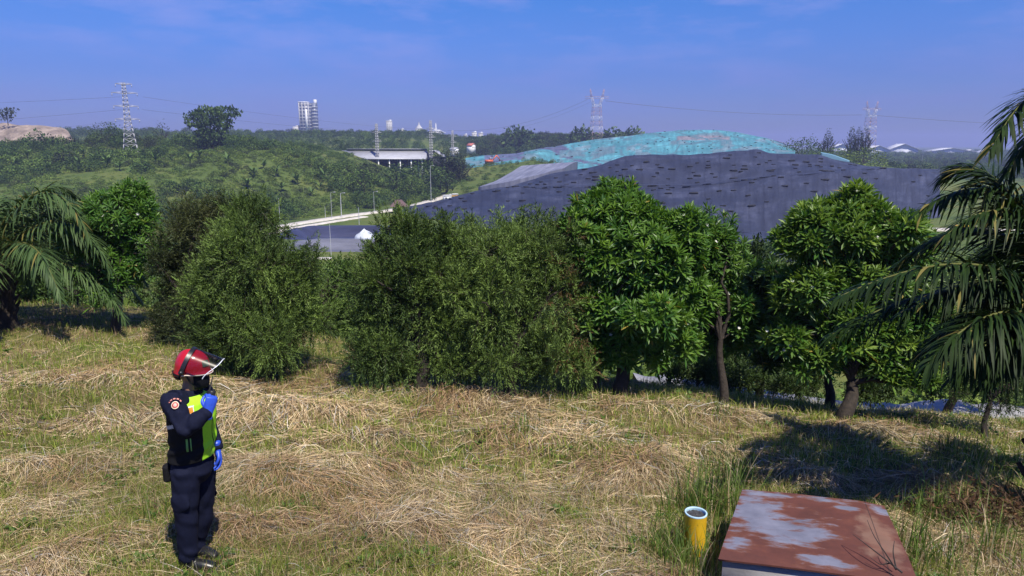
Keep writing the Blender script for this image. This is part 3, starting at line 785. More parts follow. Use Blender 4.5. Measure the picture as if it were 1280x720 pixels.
def mass(name, seed, specs, extra=None):
    r = np.random.default_rng(seed); mb = MB()
    for (n, Y0, Y1, a0, a1, h0, h1, wf, keys, rej) in specs:
        P = field(r, n, Y0, Y1, a0, a1, rej); H = h0 + (h1 - h0) * r.random(len(P)) ** 1.5
        scatter(mb, P, H, H * wf, keys, r)
    if extra is not None: scatter(mb, extra, .9 + 1.6 * r.random(len(extra)) ** 2, 1.2 + 1.8 * r.random(len(extra)), [('bush', 1), ('bush', 2), ('bush', 0)], r)
    o = mb.build(name, FARLEAF); tag(o, kind='stuff'); return o
offroad = lambda X, Y: (road_x(Y) - 9 < X) | ((np.abs(X + 50) < 22) & (np.abs(Y - 190) < 36))
patchy = lambda X, Y: offroad(X, Y) | (fbm(X * .03 + 3, Y * .03, 3) < .36)
PYL = (165, 198, 345)
mass('hillside_scrub', 1, [
    (4200, 165, 345, -.82, -.1, .6, 2.4, 1.5, [('bush', 1), ('bush', 2), ('bush', 2), ('bush', 3)], patchy),
    (700, 180, 340, -.82, -.12, 2.5, 5.5, 1.2, [('bush', 0), ('bush', 1), ('round', 0)], lambda X, Y: patchy(X, Y) | (fbm(X * .018 + 7, Y * .018, 2) < .48)),
    (420, 215, 345, -.36, -.1, 3, 6.5, 1.2, [('bush', 0), ('bush', 1), ('round', 0), ('round', 1)], lambda X, Y: offroad(X, Y) | (fbm(X * .02 + 17, Y * .02, 2) < .47)),
    (5200, 165, 345, -.82, -.1, .4, 1.1, 1.7, [('bush', 2), ('bush', 2), ('bush', 1)], offroad)])
front = lambda X, Y: (X > road_x(Y) - 12) & (X < 160) & (Y < 480)
mass('far_forest', 2, [
    (700, 345, 450, -.38, -.1, .7, 2.6, 1.5, [('bush', 0), ('bush', 1), ('bush', 2)], lambda X, Y: (X > road_x(Y) - 10) | ((Y > 423) & (X > -125))),
    (60, 350, 425, -.40, -.24, 3, 5, 1.1, [('round', 0), ('round', 1)], front),
    (330, 335, 420, -.85, -.37, 4, 7.5, 1.0, [('round', 0), ('round', 1), ('round', 3)], front),
    (1100, 480, 800, -.85, .16, 6, 10, .95, [('round', 0), ('round', 1)], lambda X, Y: (X > -110) & (X < 0) & (Y < 520)),
    (1300, 800, 1050, -.85, .2, 7, 10, 1.1, [('round', 0), ('round', 1), ('round', 3)], None),
    (380, 620, 760, -.06, .19, 8, 12, 1.0, [('round', 0), ('round', 3)], None),
    (900, 440, 900, .34, .95, 7, 11, 1.0, [('round', 0), ('round', 1), ('round', 3)], lambda X, Y: (X < 230) & (Y < 520)),
    (1400, 900, 1900, .18, .95, 9, 13, 1.1, [('round', 0), ('round', 1)], None)])
mass('valley_undergrowth', 3, [
    (700, 17, 62, -1.0, 1.0, .7, 2.6, 1.2, [('bush', 0), ('bush', 1), ('bush', 2)], lambda X, Y: (np.abs(Y - (24.8 - (X - 9.5) * .47)) < 3.2) | ((X > 4) & (Y < 27)) | ((X > -9) & (X < 1) & (Y < 40))),
    (900, 62, 165, -.9, .9, 1.2, 3.5, 1.3, [('bush', 0), ('bush', 1), ('bush', 2)], lambda X, Y: (X > -80) & (X < -20) & (Y > 135)),
    (60, 300, 390, -.09, .05, 1.5, 3.2, 1.2, [('bush', 1), ('bush', 0)], lambda X, Y: (X < -33 + (Y - 300) * .05) | (X > 12)),
    (160, 200, 300, .75, 1.0, 2, 5, 1.2, [('bush', 1), ('bush', 0)], None)],
    extra=bank.reshape(-1, 3)[np.random.default_rng(4).choice(bank.shape[0] * bank.shape[1], 190)] + np.random.default_rng(5).normal(size=(190, 3)) * [1.5, 1.5, 0])

# ------------------------------------------------------------------ distant trees one can tell apart
def far_tree(name, shape, px, py_base, t, hpx, label, wf=1.0, key=1, n=1700, leaf=.052, group=None, trunk=True, seed=None, ground_=True):
    r = np.random.default_rng(int(px * 7 + t) if seed is None else seed)
    p = at(px, py_base, t); H = hpx * t / FPX
    base = np.array([p[0], p[1], p[2]])
    if ground_:
        g = gz(p[0], p[1]); H += p[2] - g if p[2] - g > 0 else 0; base[2] = min(p[2], g)
    root = empty(name, base); tag(root, label, 'tree', group)
    V, F, c = clump_crown(r, n, shape, leaf, *GREENS[key]); mb = MB(); mb.add(V * [H * wf, H * wf, H], F, c); mb.build('crown', FARLEAF, root)
    tk = MB(); tk.tube([(0, 0, -.5), (0.02 * H, 0, .25 * H), (0, 0, .75 * H)], [.03 * H, .024 * H, .008 * H], 7)
    for k in range(6):
        a = k * 1.05 + r.random(); tk.tube([(0, 0, .3 * H), (math.cos(a) * .15 * H * wf, math.sin(a) * .15 * H * wf, .5 * H), (math.cos(a) * .3 * H * wf, math.sin(a) * .3 * H * wf, .68 * H)], [.014 * H, .01 * H, .004 * H], 5)
    tk.build('trunk', BARK, root, smooth=True)
    return root
far_tree('umbrella_tree', 'flat', 266, 200, 335, 64, 'tall spreading flat-topped tree standing above the hill skyline', .8, 0, 4000, .055)
far_tree('umbrella_tree', 'flat', 10, 156, 425, 20, 'tiny lone tree on top of the bare spoil heap', 1.0, 3, 300, .12, ground_=False)
far_tree('dark_tree', 'bush', 54, 198, 330, 36, 'ragged dark tree in front of the bare spoil heap', .8, 0, 700, .09)
far_tree('round_tree', 'round', 87, 228, 290, 40, 'rounded grey green tree alone on the hillside grass', .95, 3, 1000, .07)
far_tree('hill_tree', 'round', 146, 196, 350, 40, 'dark tree touching the left side of the lattice pylon', .8, 0)
far_tree('hill_tree', 'flat', 130, 196, 356, 42, 'thin flat-crowned tree left of the lattice pylon', .6, 3, 500)
far_tree('hill_tree', 'bush', 188, 198, 350, 36, 'dark ragged tree right of the lattice pylon base', .75, 0, 700)
far_tree('hill_tree', 'round', 206, 192, 360, 40, 'sparse crowned tree poking above the skyline right of the pylon', .6, 3, 350)
far_tree('hill_tree', 'round', 230, 200, 345, 34, 'rounded tree just left of the tall flat-topped tree', 1.0, 1)
far_tree('hill_tree', 'round', 300, 206, 330, 36, 'dark rounded tree at the foot of the tall flat-topped tree', 1.0, 0)
g = 'dark trees along the shoulder of the hill before the shed'
for (px, py, t, h, w, k, lab) in [
        (338, 208, 335, 34, 1.1, 0, 'dark tree on the hill shoulder farthest from the shed'), (366, 212, 330, 28, 1.2, 0, 'dark tree on the hill shoulder left of the shed roof'),
        (398, 214, 330, 15, 1.6, 0, 'dark low tree under the left tip of the shed roof'), (430, 222, 325, 22, 1.4, 1, 'green tree below the left half of the shed'),
        (462, 228, 322, 26, 1.3, 3, 'brownish tree below the middle of the shed'), (495, 232, 325, 27, 1.4, 0, 'large dark tree below the shed posts'),
        (530, 228, 335, 29, 1.2, 0, 'dark tree below the right end of the shed'), (455, 243, 300, 32, 1.5, 1, 'wide spreading tree low on the slope left of the brown-roofed hut'),
        (515, 245, 318, 26, 1.2, 1, 'small green tree uphill of the brown-roofed hut'), (550, 238, 345, 30, 1.1, 0, 'dark tree at the foot of the tall columnar grove')]:
    far_tree('hill_tree', 'round', px, py, t, h, lab, w, k, 1700, .052, g)
for i, (px, h, lab) in enumerate([(548, 46, 'leftmost tall tree of the dark columnar grove'), (558, 52, 'second tall tree of the dark columnar grove'), (566, 52, 'third tall tree of the dark columnar grove'), (574, 50, 'rightmost tall tree of the dark columnar grove')]):
    far_tree('columnar_tree', 'column', px, 238, 352, h, lab, 1.3, 3, 1800, .028, 'tall columnar trees beside the mound road')
for i, (px, py, t, h, w, lab) in enumerate([(1033, 196, 400, 34, 1.0, 'broadest of the four spire-shaped trees by the far pylon'), (1062, 194, 400, 34, .8, 'left spire of the three slim trees beside the far pylon'), (1071, 194, 400, 34, .8, 'middle spire of the three slim trees beside the far pylon'), (1080, 194, 400, 36, .8, 'right spire of the three slim trees beside the far pylon')]):
    far_tree('spire_tree', 'column', px, py, t, h, lab, w, 3, 1500, .03, 'spire-shaped trees beyond the black mound')
for (px, py, t, h, w, k, lab) in [(1015, 200, 395, 14, 1.6, 1, 'low rounded shrub at the right toe of the turquoise mound'), (1045, 205, 385, 22, 1.3, 1, 'rounded bamboo-like clump beyond the ridge of the black mound'), (1078, 206, 380, 24, 1.3, 2, 'lighter rounded clump beyond the ridge of the black mound'), (1002, 190, 420, 20, 1.2, 0, 'dark tree just right of the turquoise mound crest')]:
    far_tree('clump_tree', 'bush', px, py, t, h, lab, w, k, 2600, .045, 'bushy clumps beyond the black mound')
for (px, py, h, lab) in [(646, 168, 11, 'larger lone tree on the far ridge line'), (659, 168, 6, 'tiny lone tree on the far ridge line'), (728, 170, 12, 'tree on the far ridge just left of the tall pylon'), (765, 172, 12, 'tree on the far ridge just right of the tall pylon'), (790, 168, 9, 'last tree of the far ridge above the turquoise mound')]:
    far_tree('ridge_tree', 'round', px, py, 640, h, lab, 1.1, 0, 400, .12, 'trees on the far ridge behind the turquoise mound')

# banana-like plants on the hillside (broad upright leaves)
def leafy_clump(seed):
    r = np.random.default_rng(seed); mb = MB(); n = 9
    a = r.random(n) * 6.28; e = R(35) + R(45) * r.random(n)
    d = np.c_[np.cos(a) * np.cos(e), np.sin(a) * np.cos(e), np.sin(e)]
    T, F = leaf_tpl(.3, .45, 3, .2, .5); M = frames(d, np.array([0, 0, 1.])) * (2.2 + r.random(n))[:, None, None]
    V, F = inst(T, F, M, np.c_[np.zeros((n, 2)), 1.0 + r.random(n) * .6]); mb.add(V, F, np.repeat(np.array((.09, .15, .04)) * (.7 + .6 * r.random(n))[:, None], len(T), 0))
    mb.tube([(0, 0, -.3), (0, 0, 1.6)], [.14, .09], 6, col=(.12, .14, .05)); return mb
r = np.random.default_rng(9)
bp = [leafy_clump(k).build('banana_plant', FARLEAF) for k in range(3)]
spots = [(105, 196), (118, 205), (135, 210), (100, 212), (150, 214), (215, 204), (238, 206), (250, 200), (285, 206), (330, 214), (318, 222), (345, 222), (372, 232), (352, 240), (400, 238), (20, 210), (35, 200), (62, 214), (195, 206), (180, 214), (405, 224), (420, 232), (310, 236), (390, 246), (430, 240)]
for i, (px, py) in enumerate(spots):
    o = bp[i % 3] if i < 3 else copy_tree(bp[i % 3])
    # march to the hill face
    ts = np.linspace(150, 420, 400); P = np.array([at(px, py, t) for t in ts]); k = np.argmax(P[:, 2] < G(P[:, 0], P[:, 1])); p = P[k] if k else at(px, py, 300)
    o.location = (p[0], p[1], gz(p[0], p[1])); o.rotation_euler = (0, 0, r.random() * 6); s = .9 + .6 * r.random(); o.scale = (s, s, s)
    tag(o, 'pale banana-like plant with broad upright leaves on the scrubby hillside', 'plant', 'banana-like plants on the scrubby hillside')

# ------------------------------------------------------------------ pylons and cables
GALV = plain('galvanised_steel', (.42, .42, .44), .5, .3, var=.2, scale=2, bmp=0)
REDP = plain('faded_red_paint', (.45, .3, .32), .6, var=.2, scale=2, bmp=0)
WHITEP = plain('white_paint', (.72, .72, .72), .6, var=.1, scale=1, bmp=0)
def lattice(mb, z0, z1, w0, w1, n, bw, mi=lambda f: 0):
    zs = z0 + (z1 - z0) * (1 - (1 - np.linspace(0, 1, n + 1)) ** 1.25)
    def cor(z):
        w = w0 + (w1 - w0) * (z - z0) / (z1 - z0); return [np.array([sx * w / 2, sy * w / 2, z]) for sx, sy in ((-1,-1),(1,-1),(1,1),(-1,1))]
    for a, b in zip(zs[:-1], zs[1:]):
        ca, cb = cor(a), cor(b); m = mi((a - z0) / (z1 - z0))
        for k in range(4):
            mb.bar(ca[k], cb[k], bw, mi=m); k2 = (k + 1) % 4
            mb.bar(ca[k], cb[k2], bw * .6, mi=m); mb.bar(ca[k2], cb[k], bw * .6, mi=m); mb.bar(cb[k], cb[k2], bw * .6, mi=m)
def pylon_multi(px, pyb, pyt, t, arms, label, rz, bw):
    base = at(px, pyb, t); H = (pyb - pyt) * t / FPX
    root = empty('lattice_pylon', base, rz); tag(root, label, 'pylon')
    mb = MB(); w0 = H * .21; wt = H * .055
    lattice(mb, -1.5, H * .52, w0, wt * 1.3, 8, bw); lattice(mb, H * .52, H, wt * 1.3, wt * .7, 9, bw * .85)
    mb.build('tower', GALV, root)
    for f, half in arms:
        m = MB(); z = H * f; l = H * half
        for sx in (-1, 1):
            for sy in (-1, 1): m.bar((0, sy * wt * .5, z), (sx * l, 0, z + .35), bw * .9)
            m.bar((0, 0, z + H * .025), (sx * l, 0, z + .35), bw * .7); m.bar((sx * l * .95, 0, z), (sx * l * .95, 0, z - H * .03), bw * 1.1)
        m.build('cross_arm', GALV, root)
    return base, H
b, H1 = pylon_multi(165, 200, 108, 312, [(.985, .10), (.87, .155), (.70, .15), (.53, .15)], 'grey lattice pylon with four cross arms on the green hillside', R(25), .24)
def pylon_horn(px, pyb, pyt, t, label, rz, bw):
    base = at(px, pyb, t); H = (pyb - pyt) * t / FPX
    root = empty('horned_pylon', base, rz); tag(root, label, 'pylon')
    band = lambda f: 0 if int(f * 6) % 2 else 1
    mb = MB(); lattice(mb, -6, H * .68, H * .24, H * .15, 8, bw, band); mb.build('tower', [WHITEP, REDP], root)
    for sx in (-1, 1):
        m = MB(); a = [np.array([sx * H * .07, 0, H * .68]), np.array([sx * H * .12, 0, H * .82]), np.array([sx * H * .15, 0, H * 1.0])]
        for d in (-H * .02, H * .02):
            for q in (-H * .025, H * .025):
                m.bar(a[0] + [d, q, 0], a[1] + [d, q, 0], bw, mi=0); m.bar(a[1] + [d, q, 0], a[2], bw * .8, mi=1)
        for k in range(6):
            z = H * (.68 + .05 * k); x = sx * H * (.07 + .015 * k); m.bar((x - H * .025, -H * .02, z), (x + H * .025, H * .02, z + H * .04), bw * .7, mi=k % 2); m.bar((x + H * .025, -H * .02, z), (x - H * .025, H * .02, z + H * .04), bw * .7, mi=k % 2)
        m.build('horn', [WHITEP, REDP], root)
    m = MB()
    for z in (.80, .84):
        for q in (-1, 1): m.bar((-H * .26, q * H * .015, H * z), (H * .26, q * H * .015, H * z), bw * .8, mi=1)
    for k in range(14):
        x = -H * .26 + H * .52 * k / 14; m.bar((x, 0, H * .8), (x + H * .037, 0, H * .84), bw * .6, mi=k % 2)
    m.build('cross_arm', [WHITEP, REDP], root)
    return base, H
pylon_horn(745, 172, 113, 640, 'tall red and white horned pylon above the turquoise mound', R(10), .2)
pylon_horn(1085, 182, 128, 720, 'shorter red and white horned pylon beside the spire-shaped trees', R(15), .22)
def mast(px, pyb, pyt, t, label):
    base = at(px, pyb, t); H = (pyb - pyt) * t / FPX; root = empty('lattice_mast', base); tag(root, label, 'mast')
    mb = MB(); lattice(mb, -3, H, 1.8, 1.2, 16, .22); mb.build('mast_body', GALV, root)
    for f in (.5, .75):
        m = MB(); m.bar((-3, 0, H * f), (3, 0, H * f), .25); m.bar((-3, 0, H * f), (0, 0, H * f + 1.5), .15); m.bar((3, 0, H * f), (0, 0, H * f + 1.5), .15); m.build('cross_arm', GALV, root)
mast(472, 198, 156, 430, 'thin lattice mast in front of the left half of the shed')
mast(539, 192, 152, 430, 'thin lattice mast at the right end of the shed')
mast(566, 192, 164, 520, 'faint thin mast between the shed and the grey tower blocks')
CABLE = plain('cable', (.12, .12, .14), .6, bmp=0)
def cable(a, b, sag, r, label):
    s = np.linspace(0, 1, 30)[:, None]; P = np.array(a) + (np.array(b) - np.array(a)) * s; P[:, 2] -= sag * 4 * (s * (1 - s))[:, 0]
    m = MB(); m.tube(P, r, 5); o = m.build('power_cable', CABLE, smooth=True); tag(o, label, 'cable', 'power cables strung between pylons')
cable(at(-120, 132, 400), at(151, 121, 312), .5, .045, 'topmost cable running off left from the grey pylon')
cable(at(-120, 158, 400), at(152, 137, 312), .5, .045, 'second cable running off left from the grey pylon')
cable(at(-120, 178, 400), at(153, 151, 312), .5, .03, 'lowest cable running off left from the grey pylon')
cable(at(178, 121, 312), at(560, 163, 700), 3, .05, 'faint cable sinking right from the upper arm of the grey pylon')
cable(at(178, 137, 312), at(560, 168, 700), 3, .05, 'faint cable sinking right from the middle arm of the grey pylon')
cable(at(560, 163, 700), at(735, 124, 640), 9, .09, 'faint cable rising to the left end of the tall horned pylon')
cable(at(560, 168, 700), at(737, 128, 640), 9, .06, 'lower faint cable rising to the tall horned pylon')
cable(at(757, 126, 640), at(1078, 143.5, 720), 4.5, .16, 'dark cable between the two horned pylons')
cable(at(1092, 144, 720), at(1340, 158, 760), 1.5, .17, 'dark cable running off right from the shorter horned pylon')

# ------------------------------------------------------------------ buildings
SHEETROOF = plain('pale_metal_roof', (.38, .39, .43), .5, var=.12, scale=.3, bmp=.1)
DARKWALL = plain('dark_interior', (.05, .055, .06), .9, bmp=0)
CONCW = plain('grey_concrete', (.5, .49, .48), .85, var=.12, scale=.15, bmp=.1, dist=.1)
WHITEW = plain('white_render', (.74, .74, .73), .8, var=.08, scale=.1, bmp=0)
GLASSD = plain('dark_glazing', (.16, .18, .23), .35, var=.2, scale=.3, bmp=0)
def shed():
    o_ = at(479, 205, 440); root = empty('open_shed', o_, R(-3)); tag(root, 'long open-sided shed with pale metal roof behind the hill trees', 'shed')
    W, D, E, RZ = 61, 26, 3.5, 8.6
    m = MB()
    for k, (x0, x1) in enumerate(((-W/2, W/2),)):
        m.add([(x0,-D/2,E),(x1,-D/2,E),(x1-2,0,RZ),(x0+4,0,RZ),(x0,-D/2,E-.25),(x1,-D/2,E-.25),(x1-2,0,RZ-.25),(x0+4,0,RZ-.25)], BOXF)
        m.add([(x0+4,0.02,RZ),(x1-2,0.02,RZ),(x1,D/2,E),(x0,D/2,E),(x0+4,.02,RZ-.25),(x1-2,.02,RZ-.25),(x1,D/2,E-.25),(x0,D/2,E-.25)], BOXF)
    m.build('roof', SHEETROOF, root)
    m = MB(); m.box((3, 0, RZ + .9), (52, 3.2, .3)); m.box((3, 0, RZ + .45), (51, 2.4, .6), mi=1); m.build('ridge_vent', [SHEETROOF, DARKWALL], root)
    for x in np.linspace(-W/2 + 3, W/2 - 3, 9):
        for y in (-D/2 + 1, D/2 - 1): q = MB(); q.box((x, y, -2.2), (.6, .6, 11)); q.build('post', WHITEW, root)
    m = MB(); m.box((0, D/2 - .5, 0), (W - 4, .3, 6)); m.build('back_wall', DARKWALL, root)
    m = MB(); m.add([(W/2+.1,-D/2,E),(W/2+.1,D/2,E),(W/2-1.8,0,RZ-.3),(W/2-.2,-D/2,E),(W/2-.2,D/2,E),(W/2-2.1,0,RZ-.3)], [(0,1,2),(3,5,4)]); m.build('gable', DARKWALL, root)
    o2 = at(545, 203, 455); r2 = empty('small_shed', o2, R(-3)); tag(r2, 'small gabled metal shed adjoining the right end of the long one', 'shed')
    m = MB(); m.add([(-6,-8,4),(0,-8,8),(0,8,8),(-6,8,4),(-6,-8,3.8),(0,-8,7.8),(0,8,7.8),(-6,8,3.8)], BOXF); m.add([(0.02,-8,8),(6,-8,4),(6,8,4),(.02,8,8),(.02,-8,7.8),(6,-8,3.8),(6,8,3.8),(.02,8,7.8)], BOXF); m.build('roof', SHEETROOF, r2)
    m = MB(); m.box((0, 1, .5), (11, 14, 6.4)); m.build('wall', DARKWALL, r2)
shed()
def cement_tower():
    o_ = at(388, 168, 1500); s = 1500 / FPX; root = empty('plant_tower', o_, R(-4)); tag(root, 'tall white and glass industrial tower on the skyline', 'tower')
    m = MB(); m.box((-4*s, 0, 20*s), (13*s, 14*s, 36*s), mi=0)
    for k in range(4): m.box((-9.8*s + k*3.9*s, -7.2*s, 20*s), (.9*s, 1.0*s, 36*s), mi=1)
    for k in range(9): m.box((-4*s, -.3, (4 + k*4)*s), (13.6*s, 14.8*s, .9*s), mi=1)
    m.build('tower_body', [GLASSD, CONCW], root)
    m = MB(); m.box((-1*s, -7.6*s, 16*s), (2.6*s, 1.5*s, 28*s)); m.build('stair_shaft', WHITEW, root)
    m = MB(); m.box((7.5*s, 0, 20*s), (4.5*s, 8*s, 36*s), mi=1)
    for k in range(8): m.box((7.5*s, -.3*s, (5 + k*4)*s), (5.4*s, 9*s, .6*s), mi=0)
    m.build('side_frame', [WHITEW, GLASSD], root)
    m = MB(); m.box((8.5*s, 0, 38.5*s), (3*s, 4*s, 7*s)); m.build('lift_head', WHITEW, root)
    m = MB(); m.box((-6*s, 0, 38.8*s), (11*s, 12*s, 1.2*s)); m.box((-5*s, 0, 36.5*s), (12*s, 12*s, 1*s)); m.build('roof_slab', WHITEW, root)
    m = MB(); m.box((-17*s, 0, 4*s), (7*s, 9*s, 11*s)); m.box((-15.5*s, 0, 10*s), (3*s, 5*s, 2*s)); m.build('annex', CONCW, root)
    m = MB(); m.bar((-12*s, 0, 4.5*s), (17*s, 0, 1.5*s), 1.6*s); m.build('conveyor', WHITEW, root)
    m = MB(); m.box((17.5*s, 0, 1.5*s), (5*s, 5*s, 4*s)); m.build('transfer_house', CONCW, root)
cement_tower()
def silo_block(px, py, t, w, h, d, label, name='concrete_block', cat='building', n=1, roof=True, mat=None):
    o_ = at(px, py, t); s = t / FPX; root = empty(name, o_, R(8)); tag(root, label, cat)
    m = MB(); m.box((0, 0, h * s / 2 - 2), (w * s, d * s, h * s + 4)); m.build('wall', mat or CONCW, root)
    for k in range(max(2, int(h / 2.2))):
        for j in range(max(2, int(w / 2))):
            m = MB(); m.box(((-w / 2 + (j + .5) * w / max(2, int(w / 2))) * s, -d * s / 2, (1.2 + k * 2.2) * s), (.8 * s, .3, 1.0 * s)); m.build('window', GLASSD, root)
    if roof: m = MB(); m.box((0, 0, h * s + .5), (w * s * 1.06, d * s * 1.06, 1.0)); m.box((w * s * .2, 0, h * s + 1.6), (w * s * .35, d * s * .4, 2.0)); m.build('roof', WHITEW, root)
    return root
silo_block(487, 168, 1300, 7, 16, 8, 'leaning pale tower block just right of the rounded hilltop tree')
silo_block(503, 168, 1300, 4, 6, 4, 'tiny pale building on the skyline between two grey plants')
r_ = silo_block(524, 168, 1350, 9, 7, 8, 'grey factory with a domed top on the skyline')
m = MB(); s = 1350 / FPX; m.tube([(0, 0, 7*s), (0, 0, 10*s), (0, 0, 12*s), (0, 0, 15*s)], [3.6*s, 2.6*s, .8*s, .3*s], 10); m.build('dome', CONCW, r_, smooth=True)
r_ = silo_block(545, 168, 1350, 14, 4, 8, 'low pale factory with a pointed stack on the skyline')
m = MB(); m.tube([(0, 0, 4*s), (0, 0, 12*s), (0, 0, 14*s)], [1.2*s, .7*s, .2*s], 8); m.build('stack', WHITEW, r_, smooth=True)
m = MB(); m.bar((-9*s, 0, 8*s), (12*s, 0, 2*s), .9*s); m.build('conveyor', WHITEW, r_)
for (px, w, h, lab) in [(582, 4, 9, 'narrow low tower block at the left of the grey cluster'), (593, 6, 12, 'pale tower block in the middle of the grey cluster'), (601, 5, 11, 'narrow tower block at the right of the grey cluster')]:
    silo_block(px, 178, 1200, w, h, 6, lab, 'tower_block')
def house(px, py, t, w, h, d, roofmat, label, name='house', cat='house', wall=None, rz=0, ov=1.04):
    o_ = at(px, py, t); s = t / FPX; root = empty(name, o_, rz); tag(root, label, cat); W, H, D = w * s, h * s, d * s
    m = MB(); m.box((0, 0, H * .3 - 2), (W * .96, D * .96, H * .6 + 4)); m.build('wall', wall or WHITEW, root)
    e, rr = H * .6, H
    m = MB(); w2, d2 = W / 2 * ov, D / 2 * ov
    m.add([(-w2,-d2,e),(0,-d2,rr),(0,d2,rr),(-w2,d2,e),(-w2,-d2,e-.4),(0,-d2,rr-.4),(0,d2,rr-.4),(-w2,d2,e-.4)], BOXF)
    m.add([(.02,-d2,rr),(w2,-d2,e),(w2,d2,e),(.02,d2,rr),(.02,-d2,rr-.4),(w2,-d2,e-.4),(w2,d2,e-.4),(.02,d2,rr-.4)], BOXF); m.build('roof', roofmat, root)
    for q in (-1, 1): m = MB(); m.add([(-W*.47,q*D*.47,e),(W*.47,q*D*.47,e),(0,q*D*.47,rr-.5),(-W*.47,q*D*.45,e),(W*.47,q*D*.45,e),(0,q*D*.45,rr-.5)], [(0,1,2),(3,5,4)]); m.build('gable', wall or WHITEW, root)
    for x in (-.3, 0, .3): m = MB(); m.box((x * W, -D * .48, H * .3), (W * .12, .2, H * .25)); m.build('window', GLASSD, root)
    return root
REDROOF = plain('red_tile_roof', (.42, .13, .1), .8, var=.2, scale=.5)
house(589, 186, 600, 9, 7, 8, REDROOF, 'small house with a red roof below the grey tower cluster', rz=R(60))
house(568, 190, 590, 14, 6, 8, SHEETROOF, 'low building with a pale grey roof beside the red-roofed house', rz=R(75))
WR = plain('white_metal_roof', (.58, .59, .62), .45, var=.06, scale=.1, bmp=0)
WRW = plain('pale_blue_cladding', (.5, .53, .62), .6, var=.1, scale=.1, bmp=0)
for (px, py, w, h, d, lab) in [(964, 178, 30, 11, 30, 'white-roofed warehouse behind the right end of the turquoise mound'), (1049, 186, 24, 14, 30, 'white-roofed warehouse between the spire-shaped trees'), (1093, 189, 28, 15, 40, 'white gabled warehouse right behind the shorter horned pylon'),
        (1124, 189, 32, 17, 40, 'widest white gabled warehouse, second right of the shorter horned pylon'), (1183, 188, 50, 11, 40, 'long low white warehouse above the dark forest band'), (1210, 190, 12, 11, 14, 'small white building at the end of the forest band'), (1232, 188, 22, 9, 20, 'white roofed shed nearest the palm on the skyline')]:
    house(px, py + 8, 1500, w, h, d, WR, lab, 'warehouse', 'warehouse', WRW, rz=R(-16))

# thatched hut by the road
def hut():
    p = atZ(499, 266, -22); root = empty('road_hut', (p[0], p[1], gz(p[0], p[1])), R(10)); tag(root, 'small hut with a hipped reddish brown roof beside the pale road', 'hut')
    m = MB(); m.box((0, 0, 1.3), (4.2, 3.4, 2.8)); m.build('wall', plain('hut_wall', (.32, .33, .36), .8), root)
    m = MB(); m.add([(-3.3,-2.8,2.5),(3.3,-2.8,2.5),(3.3,2.8,2.5),(-3.3,2.8,2.5),(-1.1,0,4.9),(1.1,0,4.9)], [(0,1,5,4),(2,3,4,5)]); m.add([(-3.3,-2.8,2.5),(3.3,-2.8,2.5),(3.3,2.8,2.5),(-3.3,2.8,2.5),(-1.1,0,4.9),(1.1,0,4.9)], [(1,2,5),(3,0,4)]); m.build('roof', plain('hut_roof', (.12, .075, .07), .9, var=.4), root)
    m = MB(); m.box((-.6, -1.72, 1.0), (.9, .1, 2.0)); m.build('door', DARKWALL, root)
hut()
# container office and equipment by the mound
def box_cabin(px, py, w, h, d, mt, label):
    p = atZ(px, py, -21); root = empty('cabin', (p[0], p[1], gz(p[0], p[1])), R(15)); tag(root, label, 'cabin')
    m = MB(); m.box((0, 0, h / 2), (w, d, h)); m.build('wall', mt, root)
    m = MB(); m.box((0, 0, h + .1), (w + .4, d + .4, .2)); m.build('roof', WHITEW, root)
    m = MB(); m.box((-w * .2, -d / 2, h * .45), (.9, .08, 1.8)); m.build('door', DARKWALL, root)
    m = MB(); m.box((w * .25, -d / 2, h * .6), (w * .25, .08, .9)); m.build('window', GLASSD, root)
box_cabin(559, 250, 3.4, 3.0, 3, WHITEW, 'white cabin at the left foot of the black mound')
box_cabin(567, 249, 3.6, 3.2, 3, plain('ochre_paint', (.5, .27, .1), .7), 'ochre cabin beside the white one at the foot of the mound')
box_cabin(590, 243, 3.2, 2.4, 3, WHITEW, 'small white cabin uphill among bushes at the edge of the mound')

# light masts and poles
STEELP = plain('pale_pole', (.55, .56, .58), .5, .2, var=.12, bmp=0)
def pole(px, pyb, pyt, z, label, lamp=True, r=.13):
    r = r * .75
    p = atZ(px, pyb, z); t = depth_of(p); H = (pyb - pyt) * t / FPX; g = gz(p[0], p[1]); root = empty('lamp_post', (p[0], p[1], g)); tag(root, label, 'lamp post', 'poles along the access road')
    H += p[2] - g
    m = MB(); m.tube([(0, 0, -.3), (0, 0, H * .5), (0, 0, H)], [r, r * .85, r * .6], 8); m.build('post', STEELP, root, smooth=True)
    if lamp:
        m = MB(); m.tube([(0, 0, H - .1), (.5, 0, H + .15), (1.1, 0, H + .2)], [r * .5, r * .45, r * .4], 6); m.build('arm', STEELP, root)
        m = MB(); m.box((1.3, 0, H + .18), (.7, .3, .16)); m.build('lamp_head', STEELP, root)
for (px, b, t, z, lab, lamp, rr) in [(350, 276, 248, -22, 'pole nearest the left end of the pale road', False, .12), (415, 274, 241, -22, 'thin pole right of the one at the road bend', True, .1), (427, 272, 242, -22, 'stout white pole standing between the two road tracks', True, .2), (407, 274, 258, -22, 'shortest pole beside the road fork', False, .1),
        (414, 319, 280, -22, 'tall thin pole standing in front of the lower basin', False, .1), (449, 281, 259, -22, 'pole standing at the rear edge of the dark basin', False, .13), (468, 266, 240, -22, 'thin pole left of the hut', True, .1), (539, 254, 208, -22, 'tallest floodlight pole beside the black mound', True, .16),
        (561, 237, 214, -21, 'left pole in front of the columnar grove', False, .16), (571, 236, 216, -21, 'right pole in front of the columnar grove', False, .16), (1152, 205, 194, -16, 'lone pale pole at the far edge beyond the black mound', False, .2)]:
    pole(px, b, t, z, lab, lamp, rr)

